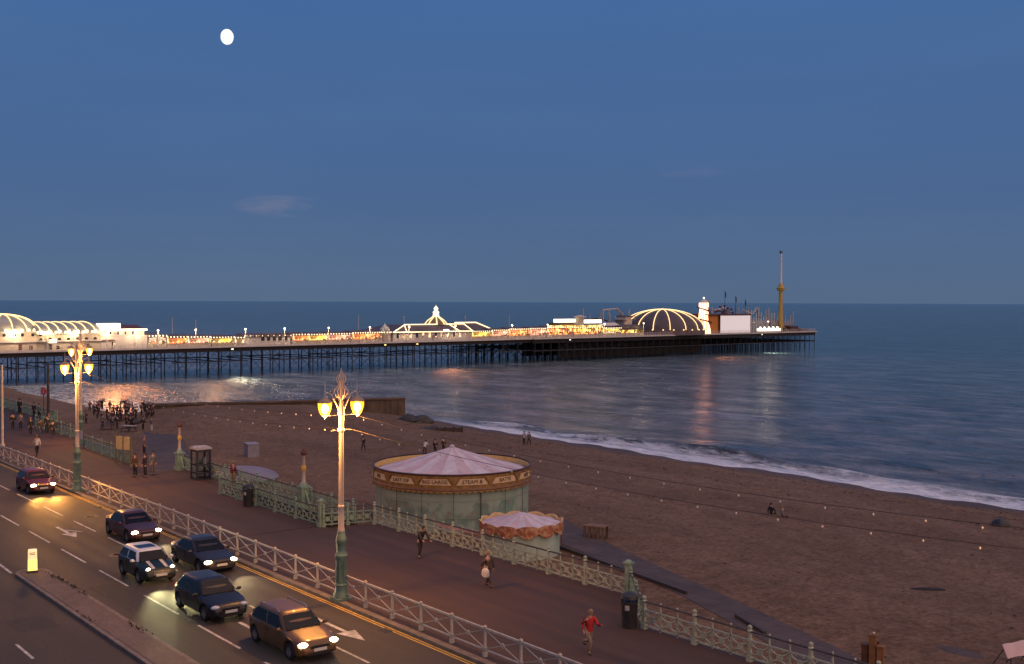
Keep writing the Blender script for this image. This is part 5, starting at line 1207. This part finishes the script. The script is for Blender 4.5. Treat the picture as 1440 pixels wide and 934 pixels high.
    for s in (-1, 1):
        for f0, f1, g0, g1 in ((.07, .46, .09, .46), (.51, .90, .51, .88)):
            pane('side_window', [side(f0, .14, s), side(f1, .14, s), side(g1, .90, s), side(g0, .90, s)], (0, s, .2))
        b = MB(); b.sph((A-.22, s*(W/2+.09), zb_+.10), .1, 10, 6, sc_=(.7, 1.1, .8)); b.bar((A-.22, s*(W/2-.06), zb_+.06), (A-.22, s*(W/2+.05), zb_+.08), .04, .04); b.build('wing_mirror', roof_mat if stripes else body_mat, t, 50)
        b = MB(); xm = lerp(A, D_, .47); b.box(xm-.006, xm+.006, s*(W/2-.002)-.006, s*(W/2-.002)+.006, .34, .88); b.box(xm+.10, xm+.26, s*(W/2)-.012, s*(W/2)+.012, .77, .80); b.build('door_trim', m_black, t)
        for c in xw:
            b = MB(); b.lathe([(.2, -.1), (.29, -.1), (rw, -.06), (rw, .06), (.29, .1), (.2, .1)], c=(0, 0, 0), n=24, axis='y', caps=False); wo = b.build('wheel', m_tyre, t, 40, loc=(c, s*(W/2-.115), .315))
            b = MB(); b.lathe([(0, .05), (.05, .06), (.2, .04), (.205, .08)], n=20, axis='y', caps=False); b.lathe([(0, .055), (.19, .03)], n=20, axis='y', mi=1, caps=False)
            for k in range(5): a = 2*math.pi*k/5; b.bar((.03*math.cos(a), .07, .03*math.sin(a)), (.195*math.cos(a), .07, .195*math.sin(a)), .05, .02)
            if s < 0: b.v = [(x, -y, z) for x, y, z in b.v]
            b.build('rim', [m_rim, m_black], wo, 40)
        # lamps
        zh = interp(.06, hood)-.10
        if round_lights:
            hl = MB(); hl.sph((L_/2-.20, s*W*.335, zh+.03), .12, 14, 8, sc_=(.6, 1, 1))
            ri_ = MB(); ri_.lathe([(.115, 0), (.15, 0), (.15, .05), (.115, .05)], c=(L_/2-.19, s*W*.335, zh+.03), n=18, axis='x', caps=False)
        else:
            hl = MB(); hl.sph((L_/2-.17, s*W*.35, zh-.01), .15, 14, 8, sc_=(.95, 1.35, .62)); ri_ = None
        ho = hl.build('headlight', lights, t, 60)
        if ri_: ri_.build('rim', m_silver, ho, 50)
        if power:
            light('SPOT', 'headlight_beam', power, lamp, (L_/2+.02, s*W*.34, zh), t, .06, aim=(L_/2+9, s*W*.34+.2, 0), angle=R(62), blend=.9)
        if fogs:
            b = MB(); b.sph((L_/2-.07, s*W*.31, .40), .065, 10, 6, sc_=(.6, 1, 1)); b.build('fog_lamp', lights, t, 60)
        if amber:
            b = MB(); b.sph((L_/2-.16, s*W*.455, zh-.01), .06, 8, 5, sc_=(1.2, .6, .7)); b.build('indicator', m_amber, t, 60)
        b = MB(); b.sph((-L_/2+.06, s*W*.40, .80), .1, 8, 5, sc_=(.6, .8, 1.4)); b.build('tail_light', m_red, t, 60)
    zg = interp(.0, hood)
    b = MB(); b.box(L_/2-.05, L_/2+.012, -W*.22, W*.22, zg-.02, zg+.085); 
    for i in range(3): b.box(L_/2+.012, L_/2+.018, -W*.21, W*.21, zg-.005+i*.03, zg+.005+i*.03)
    b.build('grille', grille_mat, t)
    b = MB(); b.box(L_/2-.06, L_/2+.025, -W*.30, W*.30, .27, .36); b.build('air_intake', m_black, t)
    if plate:
        b = MB(); b.box(L_/2+.0, L_/2+.03, -.26, .26, .40, .51); b.build('number_plate', m_plate, t)
    if stripes:
        for s in (-1, 1):
            b = MB(); st_ = []
            for f in [.045+.011*i for i in range(21)]:
                x = X(f); z = interp(f, hood)+.026; st_.append([(x, s*.24, z+.002), (x, s*.40, z-.002)])
            b.loft(st_, False, False); b.build('bonnet_stripe', m_white, t)
        b = MB(); b.box(X(xb)-1.1, X(xb)-.35, -.42, .42, zr+.001, zr+.012); b.build('sunroof', m_glass, t)
    if rack:
        for s in (-1, 1):
            b = MB(); b.tube([(B_-.2, s*hw1*.9, zr-.02), (B_-.35, s*hw1*.9, zr+.06), (C_+.35, s*hw1*.9, zr+.06), (C_+.2, s*hw1*.9, zr-.02)], .02, 5); b.build('roof_rail', m_silver, t)
    b = MB()
    for y in (-.3, .25): b.bar((A-.02, y, zb_+.04), (A-.18, y+.42, zb_+.16), .02, .02)
    b.build('wiper', m_black, t)
    return t
p_red = paint('dark_red_paint', (.085, .012, .010)); p_mar = paint('maroon_paint', (.075, .022, .022)); p_navy = paint('navy_paint', (.010, .009, .011)); p_blue = paint('slate_blue_paint', (.024, .019, .021))
p_mini = paint('racing_green_paint', (.010, .016, .012)); p_bronze = paint('bronze_paint', (.125, .060, .022), .5); p_white = paint('white_roof_paint', (.62, .60, .62), .0)
sal = dict(L_=4.5, W=1.78, H=1.42, hood=[(0, .52), (.02, .64), (.05, .70), (.29, .90), (.4, .93), (.82, .95), (.86, .98), (.985, .94), (1, .80)], cab=(.28, .45, .70, .85))
car('hatchback_car', 'dark red car with lit headlights, farthest up the road by the second lamp', -81.4, 22.75, p_red, power=1500, lamp=(1., .42, .08))
car('saloon_car', 'maroon car with lit headlights right behind the small dark green car', -62.4, 22.6, p_mar, power=420, **sal)
car('small_car', 'small dark green car with white roof, white bonnet stripes and round lit headlights', -52.8, 19.8, p_mini, L_=3.66, W=1.69, H=1.42, hood=[(0, .50), (.02, .66), (.06, .76), (.27, .93), (.36, .96), (.95, .98), (1, .9)], cab=(.27, .38, .90, .985), lights=m_hlw, lamp=(1., .9, .42), power=1000, roof_mat=p_white, stripes=True, round_lights=True, fogs=True, grille_mat=m_silver)
car('saloon_car', 'slate blue car with lit headlights, between the small green car and the railing', -53.4, 22.85, p_blue, power=420, **sal)
car('hatchback_car', 'navy hatchback with its headlights off, straddling between the small green and bronze cars', -45.3, 19.7, p_navy, L_=4.15, W=1.75, H=1.46, lights=m_hloff, power=0)
car('estate_car', 'bronze car with lit headlights and amber indicators, nearest to the camera', -38.7, 20.1, p_bronze, L_=4.35, W=1.76, H=1.46, cab=(.27, .43, .90, .985), power=400, rack=True, amber=True, lamp=(1., .66, .24))
# ------------------------------------------------------------------ people
m_skin = M('skin', (.42, .24, .17), .55, .06); m_eye = M('eyes', (.02, .015, .012), .3)
def cloth(name, c): return M(name, c, .85, .18, 6.)
m_coat = cloth('dark_coat_cloth', (.022, .018, .02)); m_trous = cloth('dark_trouser_cloth', (.02, .018, .022)); m_hair = cloth('dark_hair', (.025, .016, .012)); m_shoe = cloth('shoe_leather', (.02, .017, .015))
def skin_mesh(chains, name, sub=1):
    """grow one surface round chains of (point, radius); a chain may start on an earlier point ('k', i)"""
    vs, rs, es, roots, idx = [], [], [], [], {}
    for ch in chains:
        prev = None
        for key, p, r in ch:
            if key in idx and key is not None: i = idx[key]
            else:
                i = len(vs); vs.append(p); rs.append(r)
                if key is not None: idx[key] = i
                if prev is None: roots.append(i)
            if prev is not None and prev != i: es.append((prev, i))
            prev = i
    me = bpy.data.meshes.new('t'); me.from_pydata(vs, es, []); o = bpy.data.objects.new('t', me); COL.objects.link(o)
    sk = o.modifiers.new('skin', 'SKIN'); sk.use_smooth_shade = True; sk.branch_smoothing = .4
    if not me.skin_vertices: raise RuntimeError('no skin layer')
    for d, r in zip(me.skin_vertices[0].data, rs): d.radius = (r, r) if not isinstance(r, tuple) else r
    for i in roots: me.skin_vertices[0].data[i].use_root = True
    s_ = o.modifiers.new('sub', 'SUBSURF'); s_.levels = sub; s_.render_levels = sub
    bpy.context.view_layer.update()
    out = bpy.data.meshes.new_from_object(o.evaluated_get(bpy.context.evaluated_depsgraph_get())); bpy.data.objects.remove(o); out.name = name
    return out
def pol(p, ang, l, out=0.): return (p[0]+l*math.sin(ang), p[1]+out, p[2]-l*math.cos(ang))
class Pose: pass
def pose(legs=((.0, .0), (.0, .0)), arms=((.05, .1), (.05, .1)), lean=0., out=.05, seat=False, headturn=0.):
    """legs, arms: (upper angle, lower angle) from straight down, forward positive; the figure faces +x"""
    q = Pose(); q.pel = (0, 0, .93); sp = lambda h: (math.sin(lean)*h, 0, .93+math.cos(lean)*h)
    q.waist, q.chest, q.neck, q.nk2 = sp(.17), sp(.38), sp(.53), sp(.60)
    hd = sp(.70); q.head = (hd[0]+.015, 0, hd[2]); hh = sp(.80); q.crown = (hh[0], 0, hh[2]); q.L = []; q.A = []
    for s, (a, k) in zip((-1, 1), legs):
        hip = (0, s*.095, .90); kn = pol(hip, a, .43); an = pol(kn, k, .41); he = (an[0]-.03, an[1], an[2]-.045)
        fa = k*.6; toe = (an[0]+.17*math.cos(fa), an[1]+s*.02, an[2]-.05+.17*math.sin(fa)*.5); q.L.append((hip, kn, an, he, toe))
    for s, (a, k) in zip((-1, 1), arms):
        c = sp(.48); sh = (c[0], s*.185, c[2]); el_ = pol(sh, a, .28, s*out); wr = pol(el_, k, .25, s*.01); ha = pol(wr, k+.1, .08); q.A.append((sh, el_, wr, ha, s, k))
    low = min(min(l[3][2], l[4][2]) for l in q.L); q.drop = low-.035
    if seat: q.drop = .93-.13
    return q
def body_mesh(q, nm):
    ch = [[('pel', q.pel, .125), ('waist', q.waist, .115), ('chest', q.chest, .135), ('neck', q.neck, .075), ('nk2', q.nk2, .055), ('head', q.head, (.095, .082)), ('crown', q.crown, (.075, .07))]]
    for i, (hip, kn, an, he, toe) in enumerate(q.L): ch.append([('pel', q.pel, 0), ('hip%d' % i, hip, .085), (None, tuple((a+b)/2 for a, b in zip(hip, kn)), .075), ('kn%d' % i, kn, .052), (None, tuple(a*.65+b*.35 for a, b in zip(kn, an)), .054), ('an%d' % i, an, .034), (None, toe, .026)])
    for i, (sh, el_, wr, ha, s, k) in enumerate(q.A):
        ch.append([('chest', q.chest, 0), ('sh%d' % i, sh, .058), ('el%d' % i, el_, .040), ('wr%d' % i, wr, .026), ('ha%d' % i, ha, (.036, .018))])
        for j, (dy, ln) in enumerate(((-.028, .062), (-.010, .072), (.009, .068), (.027, .052))):
            d = Vector(ha)-Vector(wr); d.normalize(); f0 = Vector(ha)+Vector((0, dy, 0))*.9; f1 = f0+d*ln*.55; f2 = f1+(d+Vector((.35, 0, 0))).normalized()*ln*.5
            ch.append([('ha%d' % i, ha, 0), (None, tuple(f0+d*.012), .010), (None, tuple(f1), .009), (None, tuple(f2), .007)])
        t0 = Vector(wr)*.45+Vector(ha)*.55+Vector((.03, -s*.02, 0)); ch.append([('wr%d' % i, wr, 0), (None, tuple(t0), .011), (None, tuple(t0+Vector((.02, 0, -.035))), .009)])
    me = skin_mesh(ch, nm)
    b = MB(); b.v = [tuple(v.co) for v in me.vertices]; b.f = [tuple(p.vertices) for p in me.polygons]; b.m = [0]*len(b.f)
    hx, hz = q.head[0], q.head[2]
    b.add([(hx+.075, -.016, hz-.01), (hx+.075, .016, hz-.01), (hx+.115, 0, hz-.012), (hx+.082, 0, hz+.03)], [(0, 2, 3), (2, 1, 3), (0, 1, 2)])
    for s in (-1, 1):
        b.sph((hx+.082, s*.032, hz+.022), .011, 6, 4, 1); b.sph((hx, s*.084, hz), .026, 6, 4, 0, (.7, .4, 1.2))
    b.box(hx+.078, hx+.09, -.024, .024, hz-.045, hz-.036, 2)
    bpy.data.meshes.remove(me); return b
def mesh_to_mb(me):
    b = MB(); b.v = [tuple(v.co) for v in me.vertices]; b.f = [tuple(p.vertices) for p in me.polygons]; b.m = [0]*len(b.f); bpy.data.meshes.remove(me); return b
m_lip = M('lips', (.25, .09, .08), .5)
PROTO = {}
def proto(key, q, coat_len=0.):
    parts = {}
    parts['body'] = (body_mesh(q, 'person'), [m_skin, m_eye, m_lip], 60)
    ch = [[('p', (q.pel[0], 0, q.pel[2]-.06-coat_len), .155), ('pp', q.pel, .15), ('w', q.waist, .155), ('c', q.chest, .18), ('n', q.neck, .085)]]
    for i, (sh, el_, wr, ha, s, k) in enumerate(q.A): ch.append([('c', q.chest, 0), (None, sh, .086), (None, el_, .066), (None, wr, .048)])
    parts['jacket'] = (mesh_to_mb(skin_mesh(ch, 'j')), [m_coat], 60)
    ch = [[('p', q.pel, .135), ('pt', (q.pel[0], 0, q.pel[2]+.06), .125)]]
    for i, (hip, kn, an, he, toe) in enumerate(q.L): ch.append([('p', q.pel, 0), (None, hip, .108), (None, kn, .078), (None, (an[0], an[1], an[2]+.02), .062)])
    parts['trousers'] = (mesh_to_mb(skin_mesh(ch, 't')), [m_trous], 60)
    ch = [[(None, he, .045), (None, ((he[0]+toe[0])/2, he[1], (he[2]+toe[2])/2+.01), .048), (None, toe, .038)] for hip, kn, an, he, toe in q.L]
    parts['shoe'] = ([mesh_to_mb(skin_mesh([c], 's')) for c in ch], [m_shoe], 60)
    hb = MB(); hb.sph((q.head[0]-.018, 0, q.head[2]+.035), .108, 12, 8, sc_=(1., .88, 1.)); hb.v = [(min(x, q.head[0]+.06) if z < q.head[2]+.06 else x, y, z) for x, y, z in hb.v]
    hb.v = [(x if z > q.head[2]-.03 else min(x, q.head[0]-.03), y, z) for x, y, z in hb.v]
    parts['hair'] = (hb, [m_hair], 60)
    for k in parts:
        for bb in (parts[k][0] if isinstance(parts[k][0], list) else [parts[k][0]]): bb.v = [(x, y, z-q.drop) for x, y, z in bb.v]
    PROTO[key] = (parts, {})
proto('stand', pose(((.03, .0), (-.04, -.03)), ((.06, .22), (.0, .12))))
proto('coat', pose(((.04, -.02), (-.05, -.05)), ((.12, .35), (.05, .2))), .22)
proto('walk', pose(((.42, .18), (-.30, -.62)), ((-.35, -.05), (.40, .75)), .06))
proto('run', pose(((.75, -.25), (-.35, -1.25)), ((-.75, .5), (.55, 1.75)), .18))
proto('sit', pose(((1.45, .35), (1.40, .75)), ((.45, .9), (-.35, .1)), -.12, seat=True))
proto('bend', pose(((.35, -.1), (-.12, -.25)), ((.7, 1.1), (.55, 1.0)), .55))
def person(key, loc, rz, label, jacket=None, trousers=None, hair=None, sc_=1., group=None, cat='person'):
    parts, cache = PROTO[key]
    if 'body' not in cache:
        b, mats, sm = parts['body']; o = b.build('person', mats, None, sm); cache['body'] = o.data
    else: o = bpy.data.objects.new('person', cache['body']); COL.objects.link(o)
    o.location = loc; o.rotation_euler.z = rz; o.scale = (sc_,)*3; tag(o, label, cat, group)
    for k, mt in (('jacket', jacket), ('trousers', trousers), ('hair', hair), ('shoe', None)):
        bl = parts[k][0] if isinstance(parts[k][0], list) else [parts[k][0]]
        for i, bb in enumerate(bl):
            ck = k+str(i)
            if ck not in cache: c = bb.build(k, parts[k][1], o, 60); cache[ck] = c.data
            else: c = bpy.data.objects.new(k, cache[ck]); COL.objects.link(c); c.parent = o
            if mt: c.material_slots[0].link = 'OBJECT'; c.material_slots[0].material = mt
    return o
PROM = lambda x, y: at(x, y, .004)
ESP = lambda x, y: at(x, y, -3.54)
m_jred = cloth('red_top', (.42, .02, .02)); m_pale = cloth('pale_top', (.45, .40, .36)); m_white_t = cloth('white_top', (.60, .55, .50)); m_brown_t = cloth('brown_coat', (.07, .045, .03)); m_grey_t = cloth('grey_jacket', (.13, .12, .13)); m_navy_t = cloth('navy_jacket', (.02, .025, .045)); m_beige = cloth('beige_trousers', (.22, .16, .11)); m_fair = cloth('fair_hair', (.26, .17, .09)); m_jeans = cloth('blue_jeans', (.05, .06, .10)); m_teal = cloth('teal_top', (.09, .16, .15))
A_U = 0.; A_MU = math.pi; A_SEA = math.pi/2; A_LAND = -math.pi/2
person('run', PROM(828, 918), A_U-.2, 'runner in a bright red top on the promenade near the litter bin', m_jred, m_beige, m_fair)
person('bend', PROM(590, 785), A_U, 'person in a dark coat hunched over in front of the large carousel', m_coat, m_coat)
person('walk', PROM(687, 825), A_MU, 'person in a pale brown top striding past the small carousel railing', m_brown_t, m_brown_t, m_fair, .95)
t = thing('carrier_bag', 'white carrier bag held beside the striding person near the small carousel', 'bag', PROM(687, 825)+Vector((.18, -.32, .52)))
b = MB(); b.loft([[(x*k, y*k*.5, z) for x, y in ((-.16,-.16),(.16,-.16),(.18,.16),(-.16,.18))] for k, z in ((.8, 0), (1.1, .1), (1., .3), (.5, .40))]); b.build('sack', m_white_t, t, 60)
b = MB(); b.tube([(-.06, 0, .38), (-.05, 0, .5), (.05, 0, .5), (.06, 0, .38)], .012, 5); b.build('handle', m_white_t, t)
person('coat', PROM(190, 671), A_LAND+.4, 'person in a dark brown coat, left of the trio by the beach steps', m_brown_t, m_trous)
person('coat', PROM(204, 671), A_LAND, 'person in a long black coat, middle of the trio by the beach steps', m_coat)
person('stand', PROM(215, 668), A_U, 'person in grey with pale trousers, right of the trio by the beach steps', m_grey_t, m_beige)
person('stand', at(203, 641, -.6), A_SEA, 'fair-haired person in grey standing behind the trio on the beach steps', m_grey_t, m_trous, m_fair)
person('stand', PROM(328, 684), A_SEA+.3, 'person in a dark red jacket leaning near the phone box', cloth('dark_red_jacket', (.12, .02, .025)), m_beige, m_fair)
person('walk', PROM(52, 641), A_MU, 'person in a white top walking close to the kerb railing at far left', m_white_t, m_trous, m_fair)
for i, (x, y, k, rz, jc, tr, lab) in enumerate(((18, 605, 'coat', A_MU, m_coat, None, 'person in black, leftmost of the group strolling along the far promenade'), (29, 605, 'stand', A_MU, m_grey_t, m_trous, 'person in grey, second from left in the group on the far promenade'),
        (43, 613, 'coat', A_U, m_coat, None, 'person in a wide black coat standing in the middle of the far promenade group'), (57, 614, 'walk', A_U, m_brown_t, m_jeans, 'person in brown with jeans, right of the wide black coat on the far promenade'),
        (66, 609, 'stand', A_MU, m_coat, m_trous, 'person in dark clothes close to the far railing beside the right-hand couple'), (75, 616, 'walk', A_MU, m_navy_t, m_trous, 'person in navy, rightmost of the group on the far promenade'), (69, 607, 'stand', A_LAND, m_teal, m_beige, 'fair-haired person in teal half hidden behind the far promenade group'))):
    person(k, PROM(x, y), rz, lab, jc, tr, m_fair if i in (2, 6) else None)
for x, y, k, lab, jc, tr in ((511, 635, 'walk', 'person in dark clothes walking alone on the beach right of the nearest lamp', m_coat, None), (597, 640, 'bend', 'person in a white top leaning forward on the beach behind the carousel', m_white_t, m_trous),
        (612, 639, 'coat', 'person in black standing on the beach directly behind the carousel canopy', m_coat, None), (624, 637, 'stand', 'dark-clothed person just left of the carousel peak', m_brown_t, None),
        (737, 626, 'stand', 'person in a pale top at the edge of the surf', m_pale, m_trous), (744, 626, 'walk', 'person in dark grey paddling at the edge of the surf', m_grey_t, None)):
    person(k, g(x, y), A_SEA+.5, lab, jc, tr)
person('sit', g(1085, 723), A_SEA, 'person in black sitting hunched on the shingle, left of the pair', m_coat, None)
person('sit', g(1101, 727), A_U, 'person sitting on the shingle with legs stretched out, right of the pair', m_grey_t, None, m_fair)
# the crowd on the terrace by the groyne, with tables
rnd = random.Random(3); cols = [m_coat, m_coat, m_brown_t, m_grey_t, m_navy_t, cloth('maroon_jacket', (.09, .02, .025)), m_coat]
spots = []
for i in range(400):
    x = rnd.uniform(112, 216); y = rnd.uniform(578, 607)-(215-x)*.06
    p = ESP(x, y)
    if all((p-q).length > .75 for q in spots): spots.append(p)
    if len(spots) >= 52: break
for i, p in enumerate(spots):
    q = Vector((p.x, p.y, max(-3.54, bz(p.x, p.y))))
    person(rnd.choice(['stand', 'coat', 'stand', 'walk', 'bend']), q, rnd.uniform(0, 6.3), 'dark-clothed person in the crowd gathered on the terrace by the groyne', rnd.choice(cols), None, None, rnd.uniform(.93, 1.05), 'crowd on the terrace by the groyne')
person('stand', ESP(213, 607), A_LAND, 'person with white trousers at the right edge of the terrace crowd', m_grey_t, m_white_t, m_fair)
for i, (x, y, lab) in enumerate(((181, 607, 'pale pinkish table at the front of the terrace crowd'), (150, 604, 'dark table at the left of the terrace crowd'), (196, 598, 'dark table among the right half of the terrace crowd'), (165, 594, 'dark table in the middle of the terrace crowd'))):
    p = ESP(x, y); t = thing('terrace_table', lab, 'table', (p.x, p.y, -3.54), R(30+40*i), 'tables on the terrace by the groyne')
    b = MB(); b.box(-.9, .9, -.4, .4, .72, .77); b.build('top', m_pale if i == 0 else m_rail_top, t)
    for s in (-1, 1):
        b = MB(); b.box(-.9, .9, s*.7-.14, s*.7+.14, .42, .46); b.build('seat', m_rail_top, t)
    b = MB()
    for x_ in (-.6, .6):
        b.bar((x_, -.75, 0), (x_, -.25, .715), .07, .05); b.bar((x_, .75, 0), (x_, .25, .715), .07, .05); b.bar((x_, -.8, .39), (x_, .8, .39), .06, .06)
    b.build('leg_frame', m_rail_top, t)
for x, y, lab, jc in ((17, 583, 'person in grey-blue looking out from behind the far railing, leftmost', m_navy_t), (24, 583, 'tall dark person behind the far railing left of the red sign', m_coat), (54, 588, 'dark-clothed person behind the far railing right of the red sign', m_coat), (62, 590, 'person in teal-grey behind the far railing, rightmost', m_teal)):
    p = PROM(x, y); person('stand', Vector((p.x, 36.3, .004)), A_LAND+.5, lab, jc, None)
